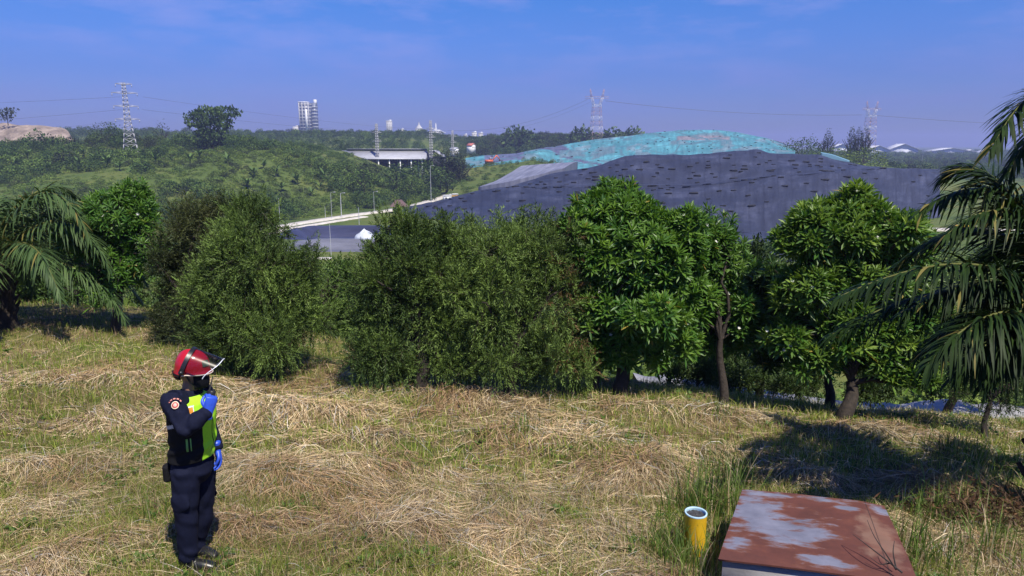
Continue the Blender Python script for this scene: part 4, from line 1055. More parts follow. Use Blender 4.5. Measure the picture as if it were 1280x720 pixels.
# white plastic heap at the rear basin, digger and truck
def heap_of_sheet():
    p = atZ(456, 297, -21.6); root = empty('plastic_heap', (p[0], p[1], gz(p[0], p[1]))); 
    r = np.random.default_rng(3); nu, nv_ = 28, 12; a = np.linspace(0, 2*PI, nu, endpoint=False); k = np.linspace(0, 1, nv_)
    A, K = np.meshgrid(a, k); rad = 2.1 * (1 - K ** 2.2) * (.85 + .4 * vnoise(A * 1.6 + 3, K * 4)); z = 2.8 * K * (.8 + .4 * vnoise(A * 2, K * 3 + 8)) - .3
    V = np.stack([np.cos(A) * rad * 1.2, np.sin(A) * rad, z], -1).reshape(-1, 3)
    i = np.arange(nv_ - 1)[:, None] * nu; j = np.arange(nu); j2 = (j + 1) % nu
    F = np.stack([i + j, i + j2, i + nu + j2, i + nu + j], -1).reshape(-1, 4)
    m = MB(); m.add(V, F); o = m.build('sheet', plain('white_plastic', (.5, .54, .6), .45, var=.15, scale=.8, bmp=.6, dist=.3), root, smooth=True)
    tag(root, 'crumpled heap of white plastic sheet at the corner of the dark basin', 'plastic heap')
heap_of_sheet()
TYRE = plain('black_rubber', (.03, .03, .03), .9)
def digger():
    p = at(612, 205.5, 396); root = empty('excavator', p, R(20)); tag(root, 'orange excavator below the turquoise strip', 'excavator'); OR = plain('orange_paint', (.6, .13, .05), .5)
    for y in (-1.3, 1.3): m = MB(); m.tube([(-2.2, y, .6), (2.2, y, .6)], .55, 8); m.box((0, y, .6), (4.2, .7, 1.0)); m.build('track', TYRE, root)
    m = MB(); m.box((-.4, 0, 1.9), (4.2, 2.8, 1.5)); m.build('body', OR, root)
    m = MB(); m.box((.8, .7, 3.2), (1.6, 1.2, 1.6)); m.build('cab', GLASSD, root)
    m = MB(); m.bar((1.5, -.3, 2), (4.2, -.3, 5.2), .55); m.bar((4.2, -.3, 5.2), (6.2, -.3, 2.6), .45); m.build('boom', OR, root)
    m = MB(); m.box((6.2, -.3, 2.0), (1.0, 1.2, 1.1), tilt=[[.9, 0, .43], [0, 1, 0], [-.43, 0, .9]]); m.build('bucket', TYRE, root)
digger()
def truck():
    p = atZ(1205, 290, -21.3); root = empty('tipper_truck', (p[0], p[1], gz(p[0], p[1]) + .55), R(5)); tag(root, 'small yellow truck on the valley road behind the palm fronds', 'truck'); Y = plain('yellow_paint', (.65, .42, .05), .5)
    m = MB(); m.box((0, 0, .65), (5.6, 1.8, .3)); m.build('chassis', TYRE, root)
    m = MB(); m.box((1.9, 0, 1.55), (1.5, 1.9, 1.6)); m.build('cab', plain('red_cab_paint', (.45, .08, .06), .5), root)
    m = MB(); m.box((1.95, 0, 1.95), (1.3, 1.96, .6)); m.build('window', GLASSD, root)
    m = MB(); m.box((-1.0, 0, 1.5), (3.6, 2.0, 1.3)); m.build('load_bed', Y, root)
    for x in (-1.9, -.9, 1.9):
        for y in (-.9, .9): m = MB(); m.tube([(x, y - .15, .45), (x, y + .15, .45)], .45, 14); m.build('wheel', TYRE, root)
truck()

# weights lying on the covers
def sack_mesh():
    bm = bmesh.new(); bmesh.ops.create_uvsphere(bm, u_segments=10, v_segments=6, radius=1)
    for v in bm.verts:
        x, y, z = v.co; v.co = Vector((math.copysign(abs(x) ** .6, x) * 1.0, math.copysign(abs(y) ** .7, y) * .5, z * .3 * (1 + .3 * math.sin(x * 4 + y * 3)) + .1))
    me = bpy.data.meshes.new('weight_bag'); bm.to_mesh(me); bm.free()
    for p in me.polygons: p.use_smooth = True
    me.materials.append(plain('black_bag', (.009, .009, .011), .8)); return me
SACK = sack_mesh(); rs = np.random.default_rng(21)
def sack(p, s, rz, label, group):
    o = bpy.data.objects.new('weight_bag', SACK); C.objects.link(o); o.location = p; o.scale = (s, s * .9, s * .8); o.rotation_euler = (R(-14), 0, rz); tag(o, label, 'weight bag', group)
nv, nu = black.shape[:2]
def bsurf(u, v): return black[int(round(v * (nv - 1))), int(round(u * (nu - 1)))]
# rows follow the welds along the contour: fraction up the slope, number
VN = nv - 9
for (v, n, u0, u1, lab) in [(.16, 15, .05, .95, 'black weight bag low on the dark cover'), (.26, 17, .04, .93, 'black weight bag low on the dark cover'), (.35, 26, .03, .95, 'black weight bag low on the dark cover'),
        (.43, 30, .05, .9, 'black weight bag along the bench of the dark cover'), (.52, 26, .12, .8, 'black weight bag on the upper face of the dark cover'), (.60, 26, .18, .8, 'black weight bag on the upper face of the dark cover'), (.68, 26, .22, .82, 'black weight bag on the upper face of the dark cover'), (.75, 22, .3, .85, 'black weight bag on the upper face of the dark cover')]:
    for k in range(n):
        u = u0 + (u1 - u0) * (k + 1.5 * rs.random()) / n; p = bsurf(min(u, .98), v * .95 + rs.normal() * .022)
        sack(p + np.array([0, -.1, .05]), .8 + .8 * rs.random() ** 2, rs.normal() * .4, lab, 'weight bags on the dark cover')
nv, nu = turq.shape[:2]
for k in range(90):
    u = .03 + .94 * rs.random(); v = .3 + .52 * rs.random(); p = turq[int(v * (nv - 1)), int(u * (nu - 1))]
    sack(p + np.array([0, -.1, .05]), .45 + .4 * rs.random(), rs.normal() * .5, 'small dark weight bag on the turquoise cover', 'weight bags on the turquoise cover')
# ------------------------------------------------------------------ rusty plate on its concrete pit
def G2(p): return G(p[:, 0], p[:, 1])
zt = .2
c_bl, c_br, c_tr, c_tl = atZ(898, 696, zt), atZ(1152, 729, zt), atZ(1106, 627.5, zt), atZ(928, 612, zt)
BOXC = np.array([c_bl, c_br, c_tr, c_tl])
def inside_box(x, y, grow=.0):
    c = BOXC[:, :2].mean(0); Q = c + (BOXC[:, :2] - c) * (1 + grow); ok = np.ones(np.shape(x), bool)
    for i in range(4):
        a, b = Q[i], Q[(i + 1) % 4]; ok &= (b[0] - a[0]) * (y - a[1]) - (b[1] - a[1]) * (x - a[0]) > 0
    return ok
def rust_material():
    m, nt, b = new_mat('rusty_plate')
    tc = N(nt, 'ShaderNodeTexCoord'); uv = tc.outputs['UV']
    rust, f1 = noise_col(nt, 5, [(.25, (.055, .017, .013)), (.55, (.095, .028, .019)), (.8, (.15, .05, .027))], vec=uv, detail=10, rough=.7)
    zinc, f2 = noise_col(nt, 6, [(.3, (.11, .115, .155)), (.7, (.2, .205, .265))], vec=uv, detail=8)
    pale, f4 = noise_col(nt, 9, [(.4, (.3, .19, .13)), (.7, (.36, .25, .18))], vec=uv, detail=8)
    # surviving galvanised coat: brushed-out patch left of centre plus flecks
    sx = N(nt, 'ShaderNodeSeparateXYZ'); nt.links.new(uv, sx.inputs[0])
    no = N(nt, 'ShaderNodeTexNoise'); no.inputs['Scale'].default_value = 3.2; no.inputs['Detail'].default_value = 9; no.inputs['Roughness'].default_value = .62
    mp = N(nt, 'ShaderNodeMapping'); mp.inputs['Scale'].default_value = (1.3, 3.4, 1); nt.links.new(uv, mp.inputs[0]); nt.links.new(mp.outputs[0], no.inputs['Vector'])
    def math_(op, a, b_=None, c=None):
        n = N(nt, 'ShaderNodeMath', operation=op)
        for i, v in enumerate((a, b_, c)):
            if v is None: continue
            if isinstance(v, (int, float)): n.inputs[i].default_value = v
            else: nt.links.new(v, n.inputs[i])
        return n.outputs[0]
    def blob(cx, cy, rx, ry, amp):
        dx = math_('DIVIDE', math_('SUBTRACT', sx.outputs[0], cx), rx); dy = math_('DIVIDE', math_('SUBTRACT', sx.outputs[1], cy), ry)
        d = math_('SQRT', math_('ADD', math_('MULTIPLY', dx, dx), math_('MULTIPLY', dy, dy)))
        return math_('MULTIPLY', math_('SUBTRACT', 1.0, d), amp)
    # uv: x 0..1 left to right, y 0..1 front to back
    acc = None
    for bl in [(.27, .50, .27, .24, 1.0), (.13, .68, .19, .24, 1.0), (.46, .40, .15, .15, .9), (.55, .10, .16, .075, 1.0), (.08, .2, .09, .08, .8), (.17, .95, .2, .05, .9), (.73, .86, .08, .07, .9), (.95, .90, .08, .06, .8), (.55, .97, .2, .04, .6)]:
        v = blob(*bl); acc = v if acc is None else math_('MAXIMUM', acc, v)
    e = math_('ADD', acc, math_('MULTIPLY', math_('SUBTRACT', no.outputs['Fac'], .5), 4.0))
    mr = N(nt, 'ShaderNodeMapRange'); mr.inputs[1].default_value = -.05; mr.inputs[2].default_value = .45; nt.links.new(e, mr.inputs[0])
    mr3 = N(nt, 'ShaderNodeMapRange'); mr3.inputs[1].default_value = -.25; mr3.inputs[2].default_value = .02; nt.links.new(e, mr3.inputs[0])
    orange = math_('MULTIPLY', mr3.outputs[0], .3)
    rust = mix(nt, orange, rust, (.18, .065, .025))
    pb = math_('ADD', blob(.87, .5, .16, .45, 1.0), math_('MULTIPLY', math_('SUBTRACT', f4, .5), 1.6))
    mr4 = N(nt, 'ShaderNodeMapRange'); mr4.inputs[1].default_value = .15; mr4.inputs[2].default_value = .6; nt.links.new(pb, mr4.inputs[0])
    rust = mix(nt, math_('MULTIPLY', mr4.outputs[0], .32), rust, pale)
    ln = math_('LESS_THAN', math_('ABSOLUTE', math_('SUBTRACT', sx.outputs[0], .865)), .0035); rust = mix(nt, math_('MULTIPLY', ln, .7), rust, (.02, .012, .01))
    col = mix(nt, mr.outputs[0], rust, zinc)
    nt.links.new(col, b.inputs['Base Color'])
    nt.links.new(mix(nt, mr.outputs[0], (.78, .78, .78), (.42, .42, .42)), b.inputs['Roughness'])
    b.inputs['Metallic'].default_value = 0
    bump(nt, b, e, .35, .004)
    return m
def plate_box():
    cen = BOXC.mean(0); g = gz(cen[0], cen[1]); root = empty('covered_pit', (cen[0], cen[1], g)); tag(root, 'rusty steel cover plate over a low concrete pit in the grass', 'pit cover')
    off = -np.array([cen[0], cen[1], g])
    n = 14; u = np.linspace(0, 1, n); U, Vv = np.meshgrid(u, u)
    P = ((1-U)*(1-Vv))[..., None]*c_bl + (U*(1-Vv))[..., None]*c_br + (U*Vv)[..., None]*c_tr + ((1-U)*Vv)[..., None]*c_tl
    P = P.copy(); P[..., 2] += (vnoise(U * 3 + 2, Vv * 3) - .5) * .018 - .03 * np.clip(U - .82, 0, 1) / .18 - .012 * sst(.1, 0, Vv)
    up = P.reshape(-1, 3); lo = up.copy(); lo[:, 2] -= .012
    edge = np.concatenate([np.arange(n), np.arange(1, n) * n + n - 1, (n - 1) * n + np.arange(n - 2, -1, -1), np.arange(n - 2, 0, -1) * n]); k = np.arange(len(edge)); k2 = (k + 1) % len(edge)
    low = up[edge] - [0, 0, .014]
    mb = MB(); mb.add(up, grid_faces(n, n)); m2 = len(up)
    mb.add(np.r_[up[edge], low], np.stack([k, k + len(edge), k2 + len(edge), k2], -1))
    uvs = np.r_[np.c_[U.ravel(), Vv.ravel()], np.c_[U.ravel(), Vv.ravel()][edge], np.c_[U.ravel(), Vv.ravel()][edge]]
    o = mb.build('cover_plate', rust_material(), root, uv=uvs); o.location = off
    # raised fold along the right end of the plate
    mb = MB()
    Q = BOXC[:, :2].mean(0) + (BOXC[:, :2] - BOXC[:, :2].mean(0)) * .955
    ins = Q; zb = g - .3; ztp = zt - .047
    inn = BOXC[:, :2].mean(0) + (BOXC[:, :2] - BOXC[:, :2].mean(0)) * .8
    for i in range(4):
        j = (i + 1) % 4
        a, b_, c, d = ins[i], ins[j], inn[j], inn[i]
        V = [(*a, zb), (*b_, zb), (*c, zb), (*d, zb), (*a, ztp), (*b_, ztp), (*c, ztp), (*d, ztp)]; mb.add(V, BOXF)
    wm, nt, b = new_mat('weathered_concrete')
    c1, f = noise_col(nt, 6, [(.25, (.2, .19, .19)), (.5, (.33, .32, .32)), (.8, (.43, .42, .41))], detail=10, rough=.7, stretch=(.6, .6, 2.2)); nt.links.new(c1, b.inputs['Base Color']); b.inputs['Roughness'].default_value = .9; bump(nt, b, f, .5, .01)
    o = mb.build('pit_wall', wm, root); o.location = off
plate_box()

# dead twigs lying on the plate's right end
def twig(pts, rad, name='dead_branch'):
    m = MB()
    for p, r_ in zip(pts, rad):
        p = np.array(p); s = np.linspace(0, 1, 12); q = np.linspace(0, 1, len(p)); Q = np.stack([np.interp(s, q, p[:, k]) for k in range(3)], -1)
        for _ in range(2): Q[1:-1] = .25*Q[:-2]+.5*Q[1:-1]+.25*Q[2:]
        m.tube(Q, np.linspace(r_, r_ * .3, 12), 6)
    o = m.build(name, plain('dead_twig', (.03, .025, .022), .9), smooth=True); return o
o = twig([[atZ(1128, 716, zt+.04), atZ(1108, 700, zt+.08), atZ(1086, 683, zt+.1), atZ(1066, 668, zt+.13)], [atZ(1120, 712, zt+.04), atZ(1106, 690, zt+.18), atZ(1092, 670, zt+.24), atZ(1084, 650, zt+.3)],
          [atZ(1112, 704, zt+.06), atZ(1100, 706, zt+.04), atZ(1088, 697, zt+.06)], [atZ(1120, 710, zt+.03), atZ(1116, 690, zt+.13), atZ(1118, 676, zt+.18)]], [.007, .006, .005, .006]); tag(o, 'thin black dead twigs lying across the right end of the rusty plate', 'branch')

# ------------------------------------------------------------------ yellow pipe
def pipe():
    top = atZ(870, 640, .13); x, y = top[0], top[1]; g = gz(x, y); root = empty('vent_pipe', (x, y, g)); tag(root, 'yellow painted pipe standing open-ended in tall grass', 'pipe')
    rr = .094; H = .13 - g; n = 40; a = np.linspace(0, 2 * PI, n, endpoint=False); cs = np.c_[np.cos(a), np.sin(a)]
    def rings(rz, mat, name):
        V = np.concatenate([np.c_[cs * r_, np.full(n, z)] for r_, z in rz]); F = []
        i = np.arange(len(rz) - 1)[:, None] * n; k = np.arange(n); k2 = (k + 1) % n
        F = np.stack([i + k, i + k2, i + n + k2, i + n + k], -1).reshape(-1, 4)
        m = MB(); m.add(V, F); return m.build(name, mat, root, smooth=False)
    ym, nt, b = new_mat('yellow_pipe_paint')
    c1, f = noise_col(nt, 9, [(.2, (.42, .24, .012)), (.5, (.6, .37, .015)), (.85, (.66, .43, .03))], detail=8, stretch=(1, 1, .35)); 
    c2, f2 = noise_col(nt, 22, [(.64, (1, 1, 1)), (.74, (.35, .26, .2))], detail=6); c1 = mix(nt, 1.0, c1, c2, 'MULTIPLY')
    nt.links.new(c1, b.inputs['Base Color']); b.inputs['Roughness'].default_value = .42; bump(nt, b, f2, .2, .003)
    o = rings([(rr, -.3), (rr, .1), (rr, H - .012)], ym, 'pipe_body')
    for p in o.data.polygons: p.use_smooth = True
    rings([(rr + .001, H - .012), (rr + .002, H - .002), (rr, H), (rr - .011, H), (rr - .012, H - .012), (rr - .012, H - .05)], plain('pale_blue_rim', (.4, .58, .68), .5), 'rim')
    m = MB(); r = np.random.default_rng(2); q = []
    rr2 = (rr - .0125) * np.linspace(0, 1, 8); V = np.concatenate([np.c_[cs * k, H - .022 - .012 * r.random(n)] for k in rr2])
    i = np.arange(7)[:, None] * n; k = np.arange(n); k2 = (k + 1) % n
    m.add(V, np.stack([i + k, i + k2, i + n + k2, i + n + k], -1).reshape(-1, 4)); m.build('dark_fill', plain('wet_debris', (.035, .035, .04), .7, var=.6, scale=60), root)
    return x, y
PIPE = pipe()

# ------------------------------------------------------------------ grass and mown straw
rg = np.random.default_rng(40)
def near_points(r, n, t0, t1, p=2.0, amax=1.08, left=1.08):
    """points over the slope, density falling with distance"""
    u = r.random(n); Y = t0 * (t1 / t0) ** (u ** .9) ; X = (Y + .6) * (r.random(n) * (amax + left) - left)
    return X, Y
def straw_mask(x, y):
    m = fbm(x * .55 + 3, y * .9 + 1, 3) * 1.0 + (fbm(x * 1.9, y * 1.9 + 8, 2) - .5) * .5
    return np.clip(sst(.585, .77, m + .07 * sst(6.6, 4.6, y)) + heapv(x, y) / .12, 0, 1)
def flow(x, y):
    a = (fbm(x * .8 + 20, y * .9, 3) - .5) * 8 + .15
    # over a heap the stalks fan out down its sides
    e = .05; hx = (heapv(x + e, y) - heapv(x - e, y)) / (2 * e); hy = (heapv(x, y + e) - heapv(x, y - e)) / (2 * e)
    s = np.hypot(hx, hy); w = sst(.08, .35, s)
    g = np.arctan2(-hy, -hx)
    return np.arctan2(np.sin(a) * (1 - w) + np.sin(g) * w, np.cos(a) * (1 - w) + np.cos(g) * w)
def ribbons(mb, r, x, y, th, L, w, lift, cols, nseg=4, curl=.5):
    n = len(x); s = np.linspace(0, 1, nseg + 1); dth = r.normal(size=n) * curl
    P = np.empty((n, nseg + 1, 3)); cx, cy = x.copy(), y.copy()
    bend = r.random(n)
    for k in range(nseg + 1):
        if k:
            a = th + dth * s[k]; cx = cx + np.cos(a) * L / nseg; cy = cy + np.sin(a) * L / nseg
        P[:, k, 0] = cx; P[:, k, 1] = cy
        P[:, k, 2] = G(cx, cy) + lift * (np.sin(PI * np.clip(s[k] * .9 + .05, 0, 1)) * bend + .12 + (1 - bend) * s[k])
    a = th + dth * .5; sv = np.stack([-np.sin(a), np.cos(a), r.normal(size=n) * .7], -1); sv = norm(sv)
    prof = np.clip(np.sin(PI * (s * .85 + .1)), .2, 1)
    V = np.stack([P - sv[:, None] * (w[:, None, None] * prof[None, :, None] / 2), P + sv[:, None] * (w[:, None, None] * prof[None, :, None] / 2)], 2).reshape(n, -1, 3)
    f = np.array([(2*k, 2*k+1, 2*k+3, 2*k+2) for k in range(nseg)])
    F = (f[None] + (np.arange(n) * 2 * (nseg + 1))[:, None, None]).reshape(-1, 4)
    mb.add(V.reshape(-1, 3), F, np.repeat(cols, 2 * (nseg + 1), 0))
def blades(mb, r, x, y, h, w, cols, nseg=3, lean=.5, z0=None):
    n = len(x); a = r.random(n) * 6.28; b = lean * r.random(n) ** 1.3; s = np.linspace(0, 1, nseg + 1)
    base = np.c_[x, y, (G(x, y) if z0 is None else z0) - .015]
    hd = np.stack([np.cos(a), np.sin(a), 0 * a], -1); fa = r.random(n) * PI; sv = np.stack([np.cos(fa), np.sin(fa), 0 * fa], -1)
    V = []
    for k in range(nseg + 1):
        q = s[k]; c = base + hd * (h * b * q * q * 1.2)[:, None] + np.stack([0*a, 0*a, h * (q - .45 * b * q * q)], -1)
        ww = (w * (1 - q ** 1.6) * (.7 + .3 * (q > 0)) / 2 + .0003)[:, None]
        V += [c - sv * ww, c + sv * ww]
    V = np.stack(V, 1)
    f = np.array([(2*k, 2*k+1, 2*k+3, 2*k+2) for k in range(nseg)])
    F = (f[None] + (np.arange(n) * 2 * (nseg + 1))[:, None, None]).reshape(-1, 4)
    mb.add(V.reshape(-1, 3), F, np.repeat(cols, 2 * (nseg + 1), 0))
def lerp_cols(r, n, stops, jit=.18):
    i = r.integers(0, len(stops), n); c = np.array(stops)[i]
    return c * (1 + r.normal(size=(n, 1)) * jit).clip(.5, 1.6)
STRAWC = [(.53, .40, .22), (.60, .475, .29), (.45, .32, .18), (.67, .56, .37), (.27, .185, .10), (.48, .36, .22), (.15, .10, .055)]
GREENC = [(.19, .27, .035), (.27, .34, .05), (.13, .21, .026), (.33, .36, .07), (.25, .29, .05)]
def keep_out(x, y):
    bad = inside_box(x, y, -.02)
    bad |= np.hypot(x - PIPE[0], y - PIPE[1]) < .09
    bad |= y > crest(x) + 5
    return bad

sm = MB()
for (n, t0, t1, l0, l1, w0, w1, ns) in [(225000, 3.0, 7.2, .06, .52, .0016, .0048, 4), (170000, 6.8, 20, .12, .65, .004, .009, 3)]:
    X, Y = near_points(rg, n, t0, t1)
    k = (rg.random(len(X)) < .15 + .70 * straw_mask(X, Y) ** 1.6) & ~keep_out(X, Y); X, Y = X[k], Y[k]; n = len(X)
    L = l0 + (l1 - l0) * rg.random(n) ** 1.5; sk_ = straw_mask(X, Y); th = flow(X, Y) + rg.normal(size=n) * (.42 + .5 * (1 - sk_)); fl = rg.random(n) < .2 + .45 * (1 - sk_); th[fl] = rg.random(fl.sum()) * 6.28
    hv = heapv(X, Y); lift = .015 + .05 * rg.random(n) ** 2 + .07 * (rg.random(n) < .05) + hv * .2 * rg.random(n)
    cols = lerp_cols(rg, n, STRAWC); tone = fbm(X * .8 + 5, Y * .8, 3)
    cols = cols * (.62 + .75 * tone)[:, None]; rb_ = sst(.5, .66, fbm(X * .9 + 50, Y * 1.1, 3))[:, None]; cols = cols * (1 - rb_ * np.array((.25, .34, .38))); 
    grey = rg.random(n) < .12; cols[grey] = cols[grey].mean(1, keepdims=True) * np.array((1.03, .98, .9))
    X -= np.cos(th) * L * .5; Y -= np.sin(th) * L * .5
    k = ~inside_box(X + np.cos(th) * L, Y + np.sin(th) * L, .02) & ~inside_box(X, Y, .02)
    X, Y, th, L, lift, cols = X[k], Y[k], th[k], L[k], lift[k], cols[k]; n = len(X)
    ribbons(sm, rg, X, Y, th, L, w0 + (w1 - w0) * rg.random(n), lift, cols, ns, .26)
o = sm.build('dry_straw', STRAW); tag(o, kind='stuff')

gb = MB()
for (n, t0, t1, h0, h1, w0, w1, ns) in [(375000, 3.0, 7.2, .05, .18, .003, .0062, 3), (340000, 6.8, 22, .06, .2, .006, .013, 2)]:
    X, Y = near_points(rg, n, t0, t1)
    sk = straw_mask(X, Y); tuft = sst(.42, .62, fbm(X * 3.1 + 2, Y * 3.1, 2))
    k = (rg.random(n) < (1 - .62 * sk) * (.45 + .55 * tuft)) & ~keep_out(X, Y); X, Y = X[k], Y[k]; n = len(X)
    tall = .6 + .8 * fbm(X * 1.2 + 9, Y * 1.2, 2)
    c = lerp_cols(rg, n, GREENC); dry = rg.random(n) < .32; c[dry] = lerp_cols(rg, dry.sum(), STRAWC)
    dk = fbm(X * .5 + 31, Y * .5, 2); c *= (.7 + .6 * dk)[:, None]
    blades(gb, rg, X, Y, (h0 + (h1 - h0) * rg.random(n) ** 1.4) * tall, w0 + (w1 - w0) * rg.random(n), c, ns, .9)
# small broad weeds close to the ground
X, Y = near_points(rg, 7000, 3.2, 12); k = (straw_mask(X, Y) < .6) & ~keep_out(X, Y) & (fbm(X * 2 + 40, Y * 2, 2) > .55); X, Y = X[k], Y[k]
for q in range(5):
    n = len(X); a = rg.random(n) * 6.28; d = np.c_[np.cos(a), np.sin(a), .5 + .4 * rg.random(n)]
    Mx = frames(d, np.array([0, 0, 1.])) * np.stack([np.full(n, .03), .05 + .03 * rg.random(n), np.full(n, .05)], -1)[:, None, :]
    V, F = inst(L_RHOMB[0], L_RHOMB[1], Mx, np.c_[X, Y, G(X, Y) + .02]); gb.add(V, F, np.repeat(lerp_cols(rg, n, [(.05, .11, .018), (.08, .15, .025)]), 4, 0))
o = gb.build('grass', GRASS); tag(o, kind='stuff')

# tall tussocks round the pipe and the plate
tb = MB()
for (px, py, n, h, sp, ln) in [(895, 640, 240, .62, .16, .75), (868, 690, 260, .4, .2, .6), (855, 640, 110, .5, .12, .5), (905, 600, 120, .5, .18, .8), (885, 715, 180, .35, .16, .6), (845, 700, 160, .35, .15, .7), (1140, 700, 70, .6, .1, .5), (1175, 700, 120, .5, .25, .8), (1150, 650, 80, .45, .12, .7),
        (1235, 610, 160, .4, .25, .8), (985, 700, 16, .35, .06, .6), (940, 715, 14, .4, .08, .6), (1250, 690, 140, .42, .2, .9), (655, 540, 70, .3, .12, .6), (905, 520, 60, .3, .12, .5), (330, 720, 60, .25, .15, .6), (1190, 640, 120, .4, .2, .8), (1210, 570, 120, .4, .22, .7), (195, 650, 60, .25, .12, .7)]:
    p = atZ(px, py, .1)[:2] if py > 700 else gpt(px, py)[:2]
    if px in (985, 940): p = atZ(px, 735, 0)[:2]
    X = p[0] + rg.normal(size=n) * sp; Y = p[1] + rg.normal(size=n) * sp; k = ~keep_out(X, Y); X, Y = X[k], Y[k]; n = len(X)
    c = lerp_cols(rg, n, [(.1, .18, .028), (.16, .25, .05), (.07, .13, .02), (.2, .27, .07)]); dry = rg.random(n) < .18; c[dry] = lerp_cols(rg, dry.sum(), STRAWC)
    blades(tb, rg, X, Y, h * (.45 + .7 * rg.random(n)), .006 + .008 * rg.random(n), c, 5, ln)
o = tb.build('tall_grass', GRASS); tag(o, kind='stuff')

# brown dead bracken beside the plate
db = MB(); p = gpt(1225, 650); n = 900
X = p[0] + rg.normal(size=n) * .34; Y = p[1] + rg.normal(size=n) * .2; d = norm(rg.normal(size=(n, 3)) * [1, 1, .5] + [0, 0, .3])
Mx = frames(d, rand_dir(rg, n)) * np.stack([np.full(n, .018), .06 + .06 * rg.random(n), np.full(n, .05)], -1)[:, None, :]
V, F = inst(L_RHOMB[0], L_RHOMB[1], Mx, np.c_[X, Y, G(X, Y) + .03 + .22 * rg.random(n) ** 1.5]); db.add(V, F, np.repeat(lerp_cols(rg, n, [(.1, .05, .025), (.15, .08, .04), (.06, .035, .02)]), 4, 0))
for k in range(60):
    i = rg.integers(0, n); b_ = np.array([X[i], Y[i], gz(X[i], Y[i])]); db.tube([b_, b_ + rg.normal(size=3) * .08 + [0, 0, .12], b_ + rg.normal(size=3) * .16 + [0, 0, .22]], [.004, .003, .0015], 4, col=(.09, .055, .03))
o = db.build('dead_bracken', STRAW); tag(o, kind='stuff')
# ------------------------------------------------------------------ the person with the radio
PY = 4.74
def P_(px, py, dy=0.): return atY(px, py, PY + dy)
def oriented(axis, side):
    a = norm(axis); s = norm(np.array(side) - a * np.dot(side, a)); return s, np.cross(a, s)
def limb(mb, pts, radii, side=(0, 1, 0), n=18, sub=5):
    """closed, tapered, smoothly interpolated limb; radii = (across, deep) per joint"""
    P = np.array(pts, float); Rr = np.array([(r, r) if np.isscalar(r) else r for r in radii], float)
    q = np.r_[0, np.cumsum(np.linalg.norm(np.diff(P, axis=0), axis=1))]
    s = np.linspace(0, q[-1], (len(P) - 1) * sub + 1)
    def ip(A):
        # smooth (Catmull-like) interpolation
        out = np.stack([np.interp(s, q, A[:, k]) for k in range(A.shape[1])], -1)
        for _ in range(2): out[1:-1] = .25 * out[:-2] + .5 * out[1:-1] + .25 * out[2:]
        return out
    C_, RR = ip(P), ip(Rr); T = norm(np.gradient(C_, axis=0)); a = np.arange(n) * 2 * PI / n; V = []
    for c, t, r in zip(C_, T, RR):
        x, y = oriented(t, side); V.append(c + np.cos(a)[:, None] * x * r[0] + np.sin(a)[:, None] * y * r[1])
    m = len(V); V = np.concatenate(V); i = np.arange(m - 1)[:, None] * n; k = np.arange(n); k2 = (k + 1) % n
    F = np.stack([i + k, i + k2, i + n + k2, i + n + k], -1).reshape(-1, 4)
    mb.add(V, F)
    for e, fl, tt in ((0, 1, -T[0]), (m - 1, 0, T[-1])):     # rounded caps
        ring = np.arange(n) + e * n; c = V[ring].mean(0); rr = RR[e].min()
        r2 = c + (V[ring] - c) * .7 + tt * rr * .35
        f = np.stack([ring, np.roll(ring, -1), np.roll(np.arange(n), -1) + 9000, np.arange(n) + 9000], -1)
        VV = np.r_[V[ring], r2, [c + tt * rr * .5]]
        Fq = [(k_, (k_ + 1) % n, n + (k_ + 1) % n, n + k_) for k_ in range(n)]; Ft = [(n + k_, n + (k_ + 1) % n, 2 * n) for k_ in range(n)]
        if fl: Fq = [f_[::-1] for f_ in Fq]; Ft = [f_[::-1] for f_ in Ft]
        off = mb.n; mb.add(VV, Fq); mb.F.append(np.array(Ft) + off); mb.M.append(np.zeros(len(Ft), int))
def blob(mb, c, rad, Mx=None, n=14):
    u = np.linspace(0, PI, n)[:, None]; v = np.linspace(0, 2 * PI, 2 * n, endpoint=False)[None]
    V = np.stack([np.sin(u) * np.cos(v), np.sin(u) * np.sin(v), np.cos(u) + 0 * v], -1).reshape(-1, 3) * np.array(rad)
    if Mx is not None: V = V @ np.array(Mx).T
    i = np.arange(n - 1)[:, None] * 2 * n; k = np.arange(2 * n); k2 = (k + 1) % (2 * n)
    mb.add(V + np.array(c), np.stack([i + k, i + 2 * n + k, i + 2 * n + k2, i + k2], -1).reshape(-1, 4))
def fuse(mb, name, mat, parent, vox=.008, smooth=4, folds=None):
    """one continuous surface out of the overlapping closed shapes"""
    o = mb.build(name, mat); md = o.modifiers.new('r', 'REMESH'); md.mode = 'VOXEL'; md.voxel_size = vox; md.use_smooth_shade = True
    s = o.modifiers.new('s', 'SMOOTH'); s.iterations = smooth; s.factor = .5
    dg = bpy.context.evaluated_depsgraph_get(); ev = o.evaluated_get(dg); me = bpy.data.meshes.new_from_object(ev)
    me.name = name; o.modifiers.clear(); old = o.data; o.data = me; bpy.data.meshes.remove(old)
    if folds is not None:
        n = len(me.vertices); co_ = np.empty(n * 3); me.vertices.foreach_get('co', co_); co_ = co_.reshape(-1, 3)
        nn = np.empty(n * 3); me.vertices.foreach_get('normal', nn); nn = nn.reshape(-1, 3)
        co_ += nn * folds(co_)[:, None]; me.vertices.foreach_set('co', co_.ravel()); me.update()
    for p in me.polygons: p.use_smooth = True
    if not me.materials: me.materials.append(mat)
    o.parent = parent; o.location = -PB; return o
